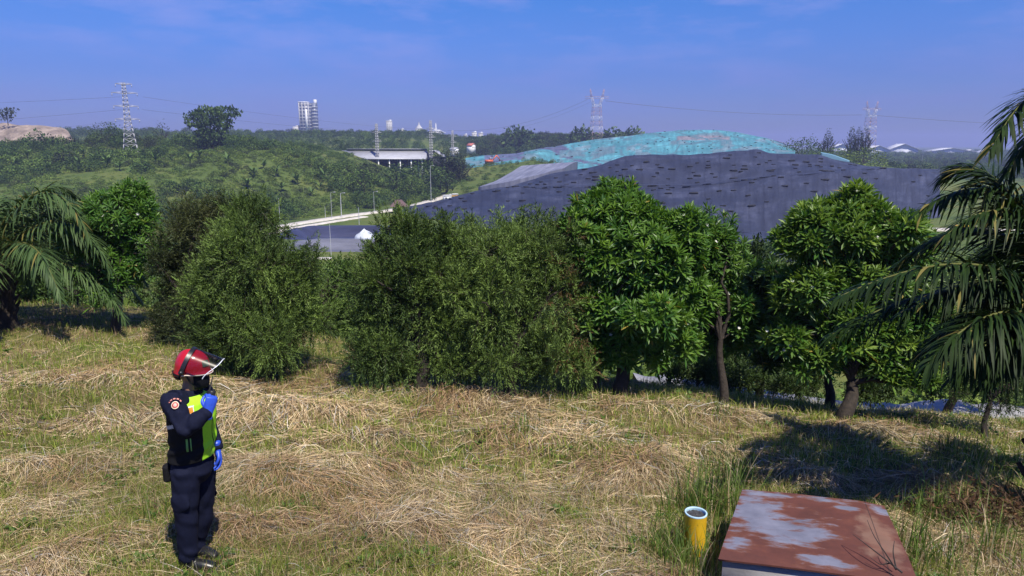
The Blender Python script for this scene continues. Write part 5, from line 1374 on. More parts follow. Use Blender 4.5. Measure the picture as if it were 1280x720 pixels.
def cloth(name, c, rough=.85, var=.2):
    m, nt, b = new_mat(name); o, f = noise_col(nt, 60, [(.3, tuple(np.array(c) * (1 - var))), (.7, tuple(np.array(c) * (1 + var)))], detail=4)
    nt.links.new(o, b.inputs['Base Color']); b.inputs['Roughness'].default_value = rough; b.inputs['Specular IOR Level'].default_value = .15
    bump(nt, b, f, .25, .002); return m

NAVY = cloth('navy_cloth', (.0065, .0085, .024)); VBLACK = cloth('black_cloth', (.009, .009, .011)); LIME = cloth('lime_cloth', (.36, .72, .03), .6, .08)
SKIN = plain('brown_skin', (.30, .16, .10), .55, var=.12, scale=30, bmp=.05)
GLOVE = plain('blue_nitrile', (.03, .085, .55), .42, var=.1, scale=40, bmp=.15, dist=.002)
LEATHER = plain('black_leather', (.012, .012, .013), .35, var=.3, scale=40, bmp=.3, dist=.003)
SILVER = plain('reflective_tape', (.42, .44, .5), .4, var=.1, scale=50, bmp=0)

FACE = R(-4); Fv = np.array([math.cos(FACE), math.sin(FACE), 0]); Sv = np.array([math.sin(FACE), -math.cos(FACE), 0])   # forward, his right
PB = np.array([-2.47, 4.80, gz(-2.47, 4.80)])
person = empty('person', PB); tag(person, 'person in navy uniform, lime and black vest and red helmet raising a blue glove', 'person')

TC = .08
hipc, waist, chest, arm_pit, neck = P_(241, 581, TC), P_(241, 550, TC), P_(240, 520, TC), P_(238.5, 503, TC), P_(238, 488, TC)
headc = P_(240.5, 464, TC)
sh_r = P_(213.5, 500, -.10); el_r = P_(232, 537, -.20); wr_r = P_(261, 513, -.12); ha_r = P_(268, 489, -.09)
sh_l = arm_pit - Sv * .19 + [0, 0, .02]; wr_l = P_(271.5, 561, .15); el_l = (sh_l + wr_l) / 2 + [-.04, .05, -.02]; ha_l = P_(274.5, 577, .15)
gr_ = gz(-2.47, 4.7)
hp_r, kn_r, an_r = P_(231.5, 592, -.02), P_(233, 645, -.03), P_(236, 693, -.02)
hp_l, kn_l, an_l = P_(252, 590, .17), P_(253, 642, .19), P_(247, 683, .20)
lat = Sv

# body
bm_ = MB()
limb(bm_, [hipc - [0, 0, .06], hipc, waist, chest, arm_pit, neck - [0, 0, .02]], [(.13, .1), (.14, .11), (.13, .1), (.155, .11), (.15, .1), (.06, .06)], lat, 20)
limb(bm_, [neck - [0, 0, .06], neck, headc - [0, 0, .02]], [.062, .06, .06], lat)
blob(bm_, headc + [0, 0, .005], (.095, .078, .115), [[Fv[0], Sv[0], 0], [Fv[1], Sv[1], 0], [0, 0, 1]])
blob(bm_, headc + Fv * .03 + [0, 0, -.075], (.062, .055, .055), [[Fv[0], Sv[0], 0], [Fv[1], Sv[1], 0], [0, 0, 1]])      # jaw
limb(bm_, [headc + Fv * .088 + [0, 0, .01], headc + Fv * .108 + [0, 0, -.03]], [.01, .017], lat, 10)                      # nose
for s_ in (-1, 1):
    blob(bm_, headc + Sv * s_ * .08 + [0, 0, -.01], (.022, .01, .032), [[Fv[0], Sv[0], 0], [Fv[1], Sv[1], 0], [0, 0, 1]], 10)   # ears
    blob(bm_, headc + Fv * .086 + Sv * s_ * .032 + [0, 0, .012], (.012, .016, .009), [[Fv[0], Sv[0], 0], [Fv[1], Sv[1], 0], [0, 0, 1]], 8)   # lids
blob(bm_, headc + Fv * .088 + [0, 0, -.072], (.012, .026, .009), [[Fv[0], Sv[0], 0], [Fv[1], Sv[1], 0], [0, 0, 1]], 8)     # lips
for a_, b_, c_, h_ in ((sh_r, el_r, wr_r, ha_r), (sh_l, el_l, wr_l, ha_l)):
    limb(bm_, [arm_pit + (a_ - arm_pit) * .6, a_, b_], [.05, .046, .036], lat); limb(bm_, [b_, b_ + (c_ - b_) * .35, c_, c_ + (h_ - c_) * .15], [.036, .036, .025, .018], lat)
for a_, b_, c_ in ((hp_r, kn_r, an_r), (hp_l, kn_l, an_l)):
    limb(bm_, [a_ + [0, 0, .06], a_, b_], [.08, .075, .052], lat); limb(bm_, [b_, b_ + (c_ - b_) * .3, c_, c_ - [0, 0, .02]], [.05, .05, .032, .026], lat)
    
fuse(bm_, 'body', SKIN, person, .007, 3)
for s_ in (-1, 1):
    m = MB(); blob(m, headc + Fv * .09 + Sv * s_ * .032 + [0, 0, .006], (.011, .011, .008), None, 8); o = m.build('eye', plain('eye', (.05, .035, .03), .2, bmp=0), person, smooth=True); o.location = -PB

# trousers: bloused cargo trousers
def tfold(c):
    x, y, z = c.T; k = np.exp(-((z - .52) / .13) ** 2) * .5 + np.exp(-((z - .17) / .09) ** 2) * .9 + np.exp(-((z - .86) / .09) ** 2) * .35 + .22
    return k * .006 * (np.sin(z * 46 + 9 * vnoise(x * 9, y * 9 + z * 3) + x * 14) * .7 + 2.4 * (vnoise(x * 16 + z * 5, z * 20 + y * 9) - .5))
m = MB()
limb(m, [hipc + [0, 0, .09], hipc + [0, 0, .03], hipc - [0, 0, .03], hipc - [0, 0, .09]], [(.165, .135), (.175, .145), (.175, .15), (.12, .12)], lat, 22)
for a_, b_, c_, sg in ((hp_r, kn_r, an_r, 1), (hp_l, kn_l, an_l, -1)):
    limb(m, [a_ + [0, 0, .04], a_ - [0, 0, .04], b_ + [0, 0, .05], b_ - [0, 0, .04], c_ + [0, 0, .12], c_ + [0, 0, .03], c_ - [0, 0, .03]], [.1, .104, .086, .08, .074, .072, .058], lat, 20)
    q = (a_ + b_) / 2 + Sv * sg * .085 + [0, 0, -.02]; blob(m, q, (.075, .022, .085), [[Fv[0], Sv[0], 0], [Fv[1], Sv[1], 0], [0, 0, 1]], 10)
fuse(m, 'trousers', NAVY, person, .008, 3, tfold)

# shirt: sleeves and collar
def sfold(c):
    x, y, z = c.T; e = np.exp(-(np.linalg.norm(c - el_r, axis=1) / .1) ** 2) + .3
    return e * .010 * (np.sin(x * 60 + z * 40 + 6 * vnoise(x * 11, z * 11)) * .7 + 2.4 * (vnoise(x * 20 + y * 8, z * 20) - .5))
m = MB()
limb(m, [hipc + [0, 0, .05], waist, chest, arm_pit, neck - [0, 0, .045], neck + [0, 0, .012]], [(.15, .12), (.165, .13), (.175, .13), (.185, .115), (.085, .085), (.068, .07)], lat, 22)
limb(m, [arm_pit + (sh_r - arm_pit) * .55, sh_r, sh_r + (el_r - sh_r) * .5, el_r, ], [.08, .083, .074, .064], lat)
limb(m, [el_r, el_r + (wr_r - el_r) * .4, wr_r + (el_r - wr_r) * .08], [.064, .062, .050], lat)
limb(m, [arm_pit + (sh_l - arm_pit) * .55, sh_l, sh_l + (el_l - sh_l) * .5, el_l], [.075, .078, .066, .056], lat)
limb(m, [el_l, (el_l + wr_l) / 2, wr_l], [.056, .052, .044], lat)
fuse(m, 'shirt', NAVY, person, .008, 3, sfold)

# vest: open grid over the torso so that panels sit on one surface
zc = np.array([P_(241, 568, TC)[2], waist[2] - .02, waist[2] + .09, chest[2], arm_pit[2] - .03, arm_pit[2] + .03, neck[2] - .045, neck[2] - .012])
cc = np.array([hipc, waist, (waist + chest) / 2, chest, arm_pit, arm_pit, neck, neck])[:, :2]
rf = np.array([.158, .158, .156, .160, .152, .138, .108, .082]); rl = np.array([.19, .188, .196, .208, .212, .196, .125, .088])
def vsurf(phi, z, off=0.):
    """phi measured from the front towards his right"""
    phi = np.asarray(phi, float); z = np.asarray(z, float)
    c = np.stack([np.interp(z, zc, cc[:, 0]), np.interp(z, zc, cc[:, 1])], -1)
    f = np.interp(z, zc, rf) + off; l = np.interp(z, zc, rl) + off
    wr = .006 * (vnoise(phi * 3 + 5, z * 22) - .5) + .008 * np.sin(z * 55 + phi * 4) * np.exp(-((z - zc[1]) / .07) ** 2)
    p = c + Fv[:2] * ((f + wr) * np.cos(phi))[..., None] + Sv[:2] * ((l + wr) * np.sin(phi))[..., None]
    return np.concatenate([p, z[..., None]], -1)
nph, nz = 140, 64
ph = np.linspace(-PI, PI, nph, endpoint=False); zz = np.linspace(zc[0], zc[-1], nz)
PHg, ZZg = np.meshgrid(ph, zz); V = vsurf(PHg, ZZg).reshape(-1, 3)
i = np.arange(nz - 1)[:, None] * nph; k = np.arange(nph); k2 = (k + 1) % nph
F = np.stack([i + k, i + k2, i + nph + k2, i + nph + k], -1).reshape(-1, 4)
pf = (ph[None] + 0 * zz[:-1, None]).ravel(); zf = (zz[:-1, None] + 0 * ph[None]).ravel()
# arm holes left open where the sleeves come out
zz0, dz = zc[0], zc[-1] - zc[0]
edge = R(29) + R(36) * sst(chest[2] - .02, arm_pit[2], zf)
mi = np.where((np.abs(pf) < edge) & (np.abs(pf) > R(2.2)) & (zf < neck[2] - .02), 1, 0)
st_ = (zf > waist[2] - .02) & (zf < waist[2] + .085) & (np.abs(pf - R(64)) < R(5.5)) & (np.abs(pf - R(64)) > R(2.4)); mi[st_] = 2
sl_ = (np.abs(zf - chest[2] + .03 + (np.abs(pf) - 2.2) * .06) < .014) & (np.abs(pf) > 1.75); mi[sl_] = 3
m = MB(); m.V.append(V); m.F.append(F); m.C.append(np.ones((len(V), 3))); m.M.append(mi); m.n = len(V)
vest = m.build('vest', [VBLACK, LIME, plain('green_piping', (.14, .34, .08), .6), SILVER], person, smooth=True); vest.location = -PB
md = vest.modifiers.new('thick', 'SOLIDIFY'); md.thickness = .006; md.offset = 1
def vpatch(name, p0, p1, z0, z1, mats, off=.010, mif=None, n=10, skew=0.):
    u = np.linspace(0, 1, n); U, W = np.meshgrid(u, u); A = R(p0) + R(p1 - p0) * U; Z = z0 + (z1 - z0) * W + skew * (U - .5)
    m = MB(); Vt = vsurf(A, Z, off).reshape(-1, 3); Vb = vsurf(A, Z, off - .004).reshape(-1, 3); f = grid_faces(n, n)
    mi_ = np.zeros(len(f), int) if mif is None else np.array([mif(i % (n - 1), i // (n - 1)) for i in range(len(f))])
    m.add(np.r_[Vt, Vb], f); m.M[-1] = mi_
    e = np.concatenate([np.arange(n), np.arange(1, n) * n + n - 1, (n - 1) * n + np.arange(n - 2, -1, -1), np.arange(n - 2, 0, -1) * n]); j = np.roll(e, -1)
    m.F.append(np.stack([e, j, j + n * n, e + n * n], -1)); m.M.append(np.zeros(len(e), int))
    o = m.build(name, mats, vest, smooth=False); return o
WHT = plain('white_print', (.75, .75, .72), .6, bmp=0); ORG = plain('orange_print', (.75, .28, .03), .6, var=.35, scale=60, bmp=0)
az = arm_pit[2]
vpatch('chest_badge', 64, 46, az - .018, az + .036, [WHT, ORG], .016, lambda i, j: 1 if 1 <= i <= 7 and 1 <= j <= 7 else 0)
mk = {(1, 2), (1, 3), (1, 4), (1, 5), (2, 5), (2, 3), (4, 2), (4, 3), (4, 4), (4, 5), (5, 2), (7, 2), (7, 3), (7, 4), (7, 5), (6, 5)}
vpatch('name_tape', 62, 42, az - .052, az - .028, [VBLACK, WHT], .014, lambda i, j: 1 if (i, j) in mk or (8 - i, j) in mk and i > 4 else 0)
vpatch('shoulder_tape', 92, 70, az + .035, az + .068, [SILVER], .016)

# badge on the right sleeve
tocam = norm(np.array([0, 0, CAMZ]) - sh_r)
def sleeve_badge():
    q = sh_r + (el_r - sh_r) * .30 + np.array([.012, 0, .0]); ax = norm(el_r - sh_r); nrm = norm(tocam - ax * np.dot(tocam, ax)); x = np.cross(nrm, [0, 0, 1.]); x = -norm(x); y = np.cross(nrm, x); y = y * np.sign(y[2]); x = np.array(norm(np.cross(y, nrm)))
    def cyl(u, v, off): # wrap onto the round sleeve
        rr_ = .086; a = u / rr_; return q + nrm * ((rr_ + off) * np.cos(a)) [..., None] + x * ((rr_ + off) * np.sin(a))[..., None] + y * v[..., None]
    m = MB(); n = 26; a = np.linspace(0, 2 * PI, n, endpoint=False)
    rings = [(.027, 0), (.021, 0), (.0205, 1), (.013, 1), (.0125, 2), (.001, 2)]
    V = np.concatenate([cyl(r * np.cos(a) * .9, r * np.sin(a) * 1.05, np.full(n, .004 + .0006 * i)) for i, (r, _) in enumerate(rings)])
    for i in range(len(rings) - 1):
        kk = np.arange(n); f = np.stack([i * n + kk, i * n + (kk + 1) % n, (i + 1) * n + (kk + 1) % n, (i + 1) * n + kk], -1); m.F.append(f); m.M.append(np.full(n, rings[i + 1][1]))
    m.V.append(V); m.C.append(np.ones((len(V), 3))); m.n = len(V)
    a0 = np.linspace(R(25), R(155), 14); V = np.concatenate([cyl(r * np.cos(a0), r * np.sin(a0) + .006, np.full(14, .005)) for r in (.037, .046)])
    k_ = np.arange(13); f = np.stack([k_, k_ + 1, k_ + 15, k_ + 14], -1)[np.arange(13) % 3 != 2]; m.add(V, f, mi=3)
    o = m.build('sleeve_badge', [plain('badge_cream', (.7, .55, .4), .6, bmp=0), plain('badge_red', (.5, .05, .05), .6, bmp=0), plain('badge_pink', (.72, .4, .32), .6, bmp=0), plain('badge_lettering', (.5, .18, .14), .6, bmp=0)], person); o.location = -PB
sleeve_badge()

# hip pouch
m = MB(); q = hipc - Fv * .15 + Sv * .08 + [0, 0, -.02]; blob(m, q, (.035, .05, .07), [[Fv[0], Sv[0], 0], [Fv[1], Sv[1], 0], [0, 0, 1]], 10); limb(m, [q + [0, 0, .05], q + [0, 0, -.06]], [(.05, .034), (.05, .036)], lat, 12); fuse(m, 'pouch', VBLACK, person, .006, 2)

# boots
def boot(an, toe):
    d = norm((toe - an) * [1, 1, 0]); g = gz(*an[:2]) ; s = np.array([d[1], -d[0], 0])
    a = np.array([an[0], an[1], g]); m = MB()
    limb(m, [a + [0, 0, .21], a + [0, 0, .12], a + [0, 0, .05] - d * .012], [.058, .054, .05], s)
    limb(m, [a - d * .052 + [0, 0, .045], a + d * .04 + [0, 0, .052], a + d * .12 + [0, 0, .046], a + d * .185 + [0, 0, .034]], [(.036, .04), (.043, .05), (.048, .042), (.038, .028)], s)
    o = fuse(m, 'boot', LEATHER, person, .006, 2)
    m = MB(); t = np.linspace(0, 1, 12); w = .037 + .018 * np.sin(t * PI * .95 + .1) ; L = -.085 + .30 * t
    pts = np.concatenate([np.c_[L, w], np.c_[L[::-1], -w[::-1]]]); n = len(pts)
    lo = a + d * pts[:, :1] + s * pts[:, 1:] - [0, 0, .012]; hi = lo + [0, 0, .03]
    kk = np.arange(n); m.add(np.r_[lo, hi], np.stack([kk, (kk + 1) % n, n + (kk + 1) % n, n + kk], -1))
    c0, c1 = lo.mean(0), hi.mean(0); off = m.n; m.add(np.r_[lo, [c0], hi, [c1]], [((k_ + 1) % n, k_, n) for k_ in range(n)] + [(n + 1 + k_, n + 1 + (k_ + 1) % n, 2 * n + 1) for k_ in range(n)])
    o2 = m.build('sole', TYRE, o); return o
boot(an_r, atZ(264, 713, 0.02)); boot(an_l, an_l + Fv * .2 + Sv * .06)

# gloved hands
def hand(name, wrist, d, palm, right, curl, thumb_in, sc_=1.0):
    d = norm(d); palm = norm(palm - d * np.dot(palm, d)); th = np.cross(d, palm) * (1 if right else -1); m = MB()
    def pt(x, y, z): return wrist + (d * x + th * y + palm * z) * sc_
    limb(m, [pt(-.055, 0, 0), pt(-.02, 0, 0), pt(.02, 0, 0), pt(.06, 0, 0), pt(.095, 0, 0)], [(.037, .034), (.032, .026), (.038, .022), (.044, .02), (.043, .016)], th, 16)
    blob(m, pt(.035, .026, .012), np.array([.03, .018, .018]) * sc_, np.stack([d, th, palm], -1), 8)
    for y, L, s_ in ((.032, .078, 0), (.011, .086, .003), (-.011, .08, .002), (-.031, .063, -.006)):
        p = pt(.088 + s_, y, 0); pts = [pt(.06, y * .95, 0), p]; a = 0; rad = [.0105, .0108]
        for seg, c_, r_ in zip((.45, .32, .23), curl, (.0098, .009, .0078)):
            a += R(c_); p = p + (d * math.cos(a) + palm * math.sin(a) - th * 0) * L * seg * sc_; pts.append(p); rad.append(r_)
        limb(m, pts, rad, th, 10, 4)
    b0 = pt(.022, .03, .008); b1 = pt(.052, .056, .022); b2 = pt(.082, .056 - .02 * thumb_in, .034 + .012 * thumb_in); b3 = pt(.104, .046 - .034 * thumb_in, .046 + .01 * thumb_in)
    limb(m, [b0, b1, b2, b3], [.014, .0125, .011, .009], palm, 10, 4)
    o = fuse(m, name, GLOVE, person, .0038, 2); return o
dR = norm(ha_r - wr_r + [.0, 0, .02]); palmR = np.array([-.62, .78, .05])
hand('glove', wr_r, dR, palmR, True, (58, 62, 42), .7)
hand('glove', wr_l, norm(ha_l - wr_l), np.array([-.55, -.6, 0.]) * 1.0, False, (22, 26, 18), .2)

# helmet
helmet = None
def make_helmet():
    f = norm(Fv * math.cos(R(9)) + -Sv * math.sin(R(9))); s = np.array([f[1], -f[0], 0]); tilt = R(7)
    fw = f * math.cos(tilt) - np.array([0, 0, math.sin(tilt)]); up = f * math.sin(tilt) + np.array([0, 0, math.cos(tilt)])
    c = headc + [0, 0, .028]
    def W(x, y, z): return c + fw * np.asarray(x)[..., None] + s * np.asarray(y)[..., None] + up * np.asarray(z)[..., None]
    red = plain('red_helmet_paint', (.42, .012, .022), .18, var=.08, scale=6, bmp=.03)
    nu, nv_ = 48, 18; a = np.linspace(0, 2 * PI, nu, endpoint=False); b = np.linspace(0, PI / 2, nv_)
    A, Bq = np.meshgrid(a, b); fr = np.cos(A); crest = .010 * np.exp(-(np.sin(A) * np.sin(Bq[::-1] * 0 + PI / 2 - Bq) / .12) ** 2) * np.sin(Bq) ** .5
    rx = .121 + .004 * np.clip(fr, 0, 1); X = rx * np.cos(A) * np.cos(Bq) ** .8; Yq = .106 * np.sin(A) * np.cos(Bq) ** .8; Z = .132 * np.sin(Bq) ** .92 + crest
    V = W(X.ravel(), Yq.ravel(), Z.ravel())
    # flare: lower rim, longer at the nape, short peak in front
    r1 = W((rx[0] + .006 + .004 * np.clip(np.cos(a), 0, 1)) * np.cos(a), .110 * np.sin(a), -.012 - .022 * np.clip(-np.cos(a), 0, 1) - .004 * np.abs(np.sin(a)))
    r2 = W((rx[0] + .010 + .008 * np.clip(np.cos(a), 0, 1)) * np.cos(a), .114 * np.sin(a), -.022 - .04 * np.clip(-np.cos(a), 0, 1) - .004 * np.abs(np.sin(a)))
    r3 = W((rx[0] + .002) * np.cos(a) * .96, .104 * np.sin(a), -.020 - .036 * np.clip(-np.cos(a), 0, 1))
    ins = W(X.ravel() * .93, Yq.ravel() * .93, Z.ravel() * .93 - .004)
    allV = np.concatenate([r3, r2, r1, V]); n = nu; rows_ = nv_ + 3
    i = np.arange(rows_ - 1)[:, None] * n; k = np.arange(n); k2 = (k + 1) % n
    m = MB(); m.add(allV, np.stack([i + k, i + k2, i + n + k2, i + n + k], -1).reshape(-1, 4))
    m.add(ins, np.stack([np.arange(nv_ - 1)[:, None] * n + k, np.arange(nv_ - 1)[:, None] * n + n + k, np.arange(nv_ - 1)[:, None] * n + n + k2, np.arange(nv_ - 1)[:, None] * n + k2], -1).reshape(-1, 4))
    h = m.build('helmet', red, person, smooth=True); h.location = -PB
    # pale trim along the front edge of the brim
    aa = np.linspace(-R(105), R(105), 40)
    m = MB(); m.tube(W((.121 + .004 * np.clip(np.cos(aa), 0, 1) + .012 + .008 * np.clip(np.cos(aa), 0, 1)) * np.cos(aa), .116 * np.sin(aa), -.021 - .04 * np.clip(-np.cos(aa), 0, 1)), .0042, 6); m.build('brim_trim', plain('cream_trim', (.75, .62, .5), .4, bmp=0), h, smooth=True)
    # visor turned up on its side pivots
    th = R(73); pv = np.array([-.03, 0, .004])
    def vis(a_, b_):
        x = .150 * np.cos(a_); y = .122 * np.sin(a_); return W(pv[0] + x * math.cos(th) + b_ * math.sin(th), y, pv[2] + x * math.sin(th) - b_ * math.cos(th))
    aa = np.linspace(-R(88), R(88), 40); bb = np.linspace(.006, .215, 10); A, Bq = np.meshgrid(aa, bb); Bq = Bq * (.62 + .38 * np.cos(A) ** .5 if False else 1 - .3 * np.abs(np.sin(A)) ** 4)
    gm_, nt, b = new_mat('smoked_visor'); nt.nodes.remove(b)
    tr = N(nt, 'ShaderNodeBsdfTransparent'); tr.inputs[0].default_value = (.68, .72, .77, 1); gl = N(nt, 'ShaderNodeBsdfGlossy'); gl.inputs['Roughness'].default_value = .25; fz = N(nt, 'ShaderNodeFresnel'); fz.inputs[0].default_value = 1.22
    mx = N(nt, 'ShaderNodeMixShader'); nt.links.new(fz.outputs[0], mx.inputs[0]); nt.links.new(tr.outputs[0], mx.inputs[1]); nt.links.new(gl.outputs[0], mx.inputs[2]); nt.links.new(mx.outputs[0], nt.nodes['Material Output'].inputs['Surface'])
    m = MB(); m.add(vis(A.ravel(), Bq.ravel()), grid_faces(10, 40)); v = m.build('visor', gm_, person, smooth=True); v.location = -PB
    m = MB(); e = [(aa, np.full(40, .215) * (1 - .3 * np.abs(np.sin(aa)) ** 4))]
    m.tube(vis(e[0][0], e[0][1]), .0032, 6); m.build('visor_edge', plain('clear_edge', (.72, .76, .82), .25, bmp=0), v, smooth=True)
    Bn = np.array([-.016, .012]); A2, B2 = np.meshgrid(np.linspace(-R(97), R(97), 44), Bn); G1 = vis(A2.ravel(), B2.ravel()); n2 = 44
    out_ = W(0, 0, .03); G2_ = G1 + norm(G1 - out_) * .006
    m = MB(); m.add(G2_, grid_faces(2, n2)); m.add(G1, grid_faces(2, n2)[:, ::-1]); kq = np.arange(n2 - 1)
    for o_ in (0, n2): m.add(np.r_[G1[o_:o_ + n2], G2_[o_:o_ + n2]], np.stack([kq, kq + 1, kq + 1 + n2, kq + n2], -1))
    m.build('visor_band', LEATHER, v)
    for sg in (-1, 1): m = MB(); p = W(np.array(-.03), np.array(sg * .118), np.array(.0)); m.tube([p, p + s * sg * .016], .02, 14); blob(m, p + s * sg * .016, (.018, .018, .018), None, 8); m.build('pivot', LEATHER, h, smooth=True)
    # dull green emblem panel on the front of the shell
    A2, B2 = np.meshgrid(np.linspace(R(8), R(40), 8), np.linspace(R(14), R(34), 6)); rx2 = .127
    V = W(rx2 * np.cos(A2).ravel() * np.cos(B2).ravel() ** .8 + .003, .110 * np.sin(A2).ravel() * np.cos(B2).ravel() ** .8, .134 * np.sin(B2).ravel() ** .92)
    m = MB(); m.add(V, grid_faces(6, 8)); m.build('emblem', plain('dull_green_emblem', (.07, .1, .06), .5, var=.5, scale=90, bmp=0), h, smooth=True)
    # chin strap
    for sg in (-1, 1):
        m = MB(); m.tube([c + s * sg * .098 + fw * -.02 - [0, 0, .01], headc + s * sg * .085 + f * .01 - [0, 0, .06], headc + f * .055 + s * sg * .035 - [0, 0, .128]], .007, 6); m.build('chin_strap', LEATHER, h, smooth=True)
    m = MB(); fl = headc   # neck guard behind
    aa = np.linspace(R(110), R(250), 20); top_ = W(.135 * np.cos(aa), .118 * np.sin(aa), np.full(20, -.03)); bot_ = W(.125 * np.cos(aa), .105 * np.sin(aa), np.full(20, -.07))
    m.add(np.r_[top_, bot_], grid_faces(2, 20)); o = m.build('neck_guard', VBLACK, h, smooth=True); md = o.modifiers.new('t', 'SOLIDIFY'); md.thickness = .005
    return f, s
hf, hs_ = make_helmet()
# black face mask
m = MB(); u = np.linspace(-R(64), R(64), 22); w_ = np.linspace(0, 1, 10); U, W_ = np.meshgrid(u, w_)
zm = -.118 + .112 * W_ + .012 * np.cos(U) * W_; rr_ = .088 + .030 * np.cos(U) ** 2 * np.sin(np.clip(W_ * .8 + .25, 0, 1) * PI) ** .7 - .012 * (1 - W_) ** 2
V = headc + Fv * (rr_ * np.cos(U) * 1.02 + .004).reshape(-1, 1) + Sv * (rr_ * np.sin(U) * .93).reshape(-1, 1) + np.array([0, 0, 1.]) * zm.reshape(-1, 1)
m.add(V, grid_faces(10, 22)); o = m.build('face_mask', VBLACK, person, smooth=True); o.location = -PB; md = o.modifiers.new('t', 'SOLIDIFY'); md.thickness = .003; md.offset = 1

# the hand-held radio is a thing of its own
pr = wr_r + dR * .085 + norm(palmR - dR * np.dot(palmR, dR)) * .036
radio = empty('handheld_radio', pr); tag(radio, 'black hand-held radio in the blue glove in front of the mask', 'radio')
x_, y_ = oriented(dR, np.array([.62, .1, 0])); Mx = np.stack([x_, y_, dR], -1)
m = MB(); bmv = []
for z, a_, b_ in ((-.055, .022, .013), (-.05, .026, .016), (.045, .027, .017), (.052, .024, .014)): bmv.append(np.array([(sx * a_, sy * b_, z) for sx, sy in ((-1, -1), (1, -1), (1, 1), (-1, 1))]))
Vr = np.concatenate(bmv) @ Mx.T; i = np.arange(3)[:, None] * 4; k = np.arange(4); m.add(Vr, np.stack([i + k, i + (k + 1) % 4, i + 4 + (k + 1) % 4, i + 4 + k], -1).reshape(-1, 4)); m.F += [np.array([[3, 2, 1, 0]]), np.array([[12, 13, 14, 15]])]; m.M += [np.zeros(1, int)] * 2
m.build('radio_body', plain('black_plastic', (.015, .015, .016), .4, bmp=0), radio)
m = MB(); m.tube(np.array([(-.016, 0, .05), (-.016, 0, .11), (-.016, 0, .155)]) @ Mx.T, [.006, .005, .0035], 8); m.build('antenna', TYRE, radio, smooth=True)
m = MB(); m.tube(np.array([(.012, 0, .05), (.012, 0, .066)]) @ Mx.T, .007, 10); m.build('knob', TYRE, radio, smooth=True)
# ------------------------------------------------------------------ camera, sky, sun, air
cam = bpy.data.cameras.new('camera'); co = bpy.data.objects.new('camera', cam); C.objects.link(co)
cam.sensor_fit = 'HORIZONTAL'; cam.sensor_width = 36; cam.lens = 36 * FPX / 1280; cam.clip_end = 20000; cam.clip_start = .05
co.location = (0, 0, CAMZ); co.rotation_euler = (PI / 2 - PITCH, 0, 0)
sc = bpy.context.scene; sc.camera = co

SUN_EL = R(60); SH = np.array([-.55, .83]); SH = SH / np.linalg.norm(SH)     # shadows fall this way on the ground
to_sun = np.array([-SH[0] * math.cos(SUN_EL), -SH[1] * math.cos(SUN_EL), math.sin(SUN_EL)])
sl = bpy.data.lights.new('sun', 'SUN'); sl.energy = 5.0; sl.angle = R(.5); sl.color = (1, .93, .8)
so = bpy.data.objects.new('sun', sl); C.objects.link(so)
so.rotation_euler = Vector(-to_sun).to_track_quat('-Z', 'Y').to_euler(); so.location = (5, -8, 30)

w = bpy.data.worlds.new('World'); sc.world = w; w.use_nodes = True
nt = w.node_tree; bg = nt.nodes['Background']
sky = N(nt, 'ShaderNodeTexSky', sky_type='NISHITA'); sky.sun_disc = False
sky.sun_elevation = SUN_EL; sky.sun_rotation = math.atan2(to_sun[0], to_sun[1])
sky.altitude = 200; sky.air_density = 1.0; sky.dust_density = .3; sky.ozone_density = 4.0
hs = N(nt, 'ShaderNodeHueSaturation'); hs.inputs['Saturation'].default_value = 1.5; hs.inputs['Hue'].default_value = .515; hs.inputs['Value'].default_value = .92
nt.links.new(sky.outputs[0], hs.inputs['Color'])
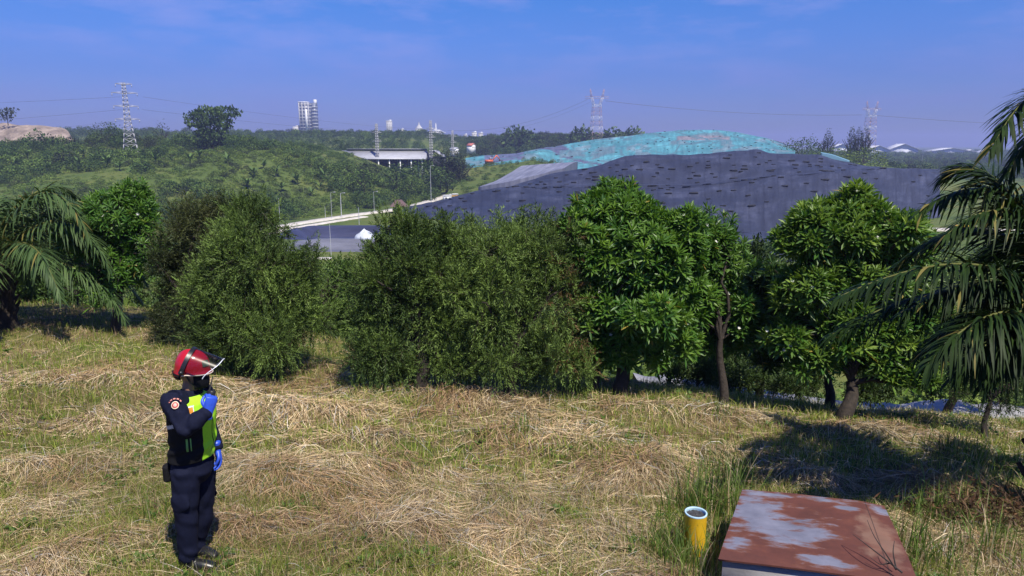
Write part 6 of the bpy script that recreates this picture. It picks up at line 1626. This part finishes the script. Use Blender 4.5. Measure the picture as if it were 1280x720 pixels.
# thin high cloud
tc = N(nt, 'ShaderNodeTexCoord'); mp = N(nt, 'ShaderNodeMapping'); mp.inputs['Scale'].default_value = (2.2, 2.2, 9); nt.links.new(tc.outputs['Generated'], mp.inputs[0])
no = N(nt, 'ShaderNodeTexNoise'); no.inputs['Scale'].default_value = 2.6; no.inputs['Detail'].default_value = 7; no.inputs['Roughness'].default_value = .6; nt.links.new(mp.outputs[0], no.inputs['Vector'])
mr = N(nt, 'ShaderNodeMapRange'); mr.inputs[1].default_value = .44; mr.inputs[2].default_value = .85; mr.inputs[4].default_value = .36; nt.links.new(no.outputs['Fac'], mr.inputs[0])
cl = mix(nt, mr.outputs[0], hs.outputs[0], (5.2, 4.9, 6.6))
sx = N(nt, 'ShaderNodeSeparateXYZ'); nt.links.new(tc.outputs['Generated'], sx.inputs[0])
el_ = N(nt, 'ShaderNodeValToRGB'); nt.links.new(sx.outputs['Z'], el_.inputs['Fac'])
E = el_.color_ramp.elements; E[0].position = 0.0; E[0].color = (.25, .28, .68, 1); E[1].position = .5; E[1].color = (1.0, .86, 1.0, 1)
for q, c in ((.046, (.31, .325, .72)), (.092, (.46, .465, .81)), (.137, (.74, .67, .93)), (.19, (1.2, .9, 1.02))):
    e = E.new(q); e.color = (*c, 1)
cl = mix(nt, 1.0, cl, el_.outputs['Color'], 'MULTIPLY')
nt.links.new(cl, bg.inputs['Color']); bg.inputs['Strength'].default_value = .11

# air: pale haze round the whole scene
hm = bpy.data.materials.new('haze'); hm.use_nodes = True; hn = hm.node_tree; hn.nodes.clear()
out = N(hn, 'ShaderNodeOutputMaterial'); pv = N(hn, 'ShaderNodeVolumePrincipled'); hn.links.new(pv.outputs[0], out.inputs['Volume'])
pv.inputs['Color'].default_value = (.5, .58, 1.0, 1); pv.inputs['Density'].default_value = .00028; pv.inputs['Anisotropy'].default_value = .1
hb = MB(); hb.box((0, 2900, 27), (19000, 6400, 110)); ho = hb.build('haze', hm); tag(ho, kind='stuff')

sc.view_settings.view_transform = 'Standard'; sc.view_settings.look = 'None'; sc.view_settings.gamma = 1; sc.view_settings.use_curve_mapping = False
sc.view_settings.exposure = 0.42
sc.cycles.max_bounces = 6; sc.cycles.diffuse_bounces = 2; sc.cycles.glossy_bounces = 2; sc.cycles.transmission_bounces = 3; sc.cycles.volume_bounces = 0; sc.cycles.transparent_max_bounces = 8
sc.cycles.caustics_reflective = False; sc.cycles.caustics_refractive = False
sc.cycles.volume_step_rate = 5
sc.cycles.use_denoising = True
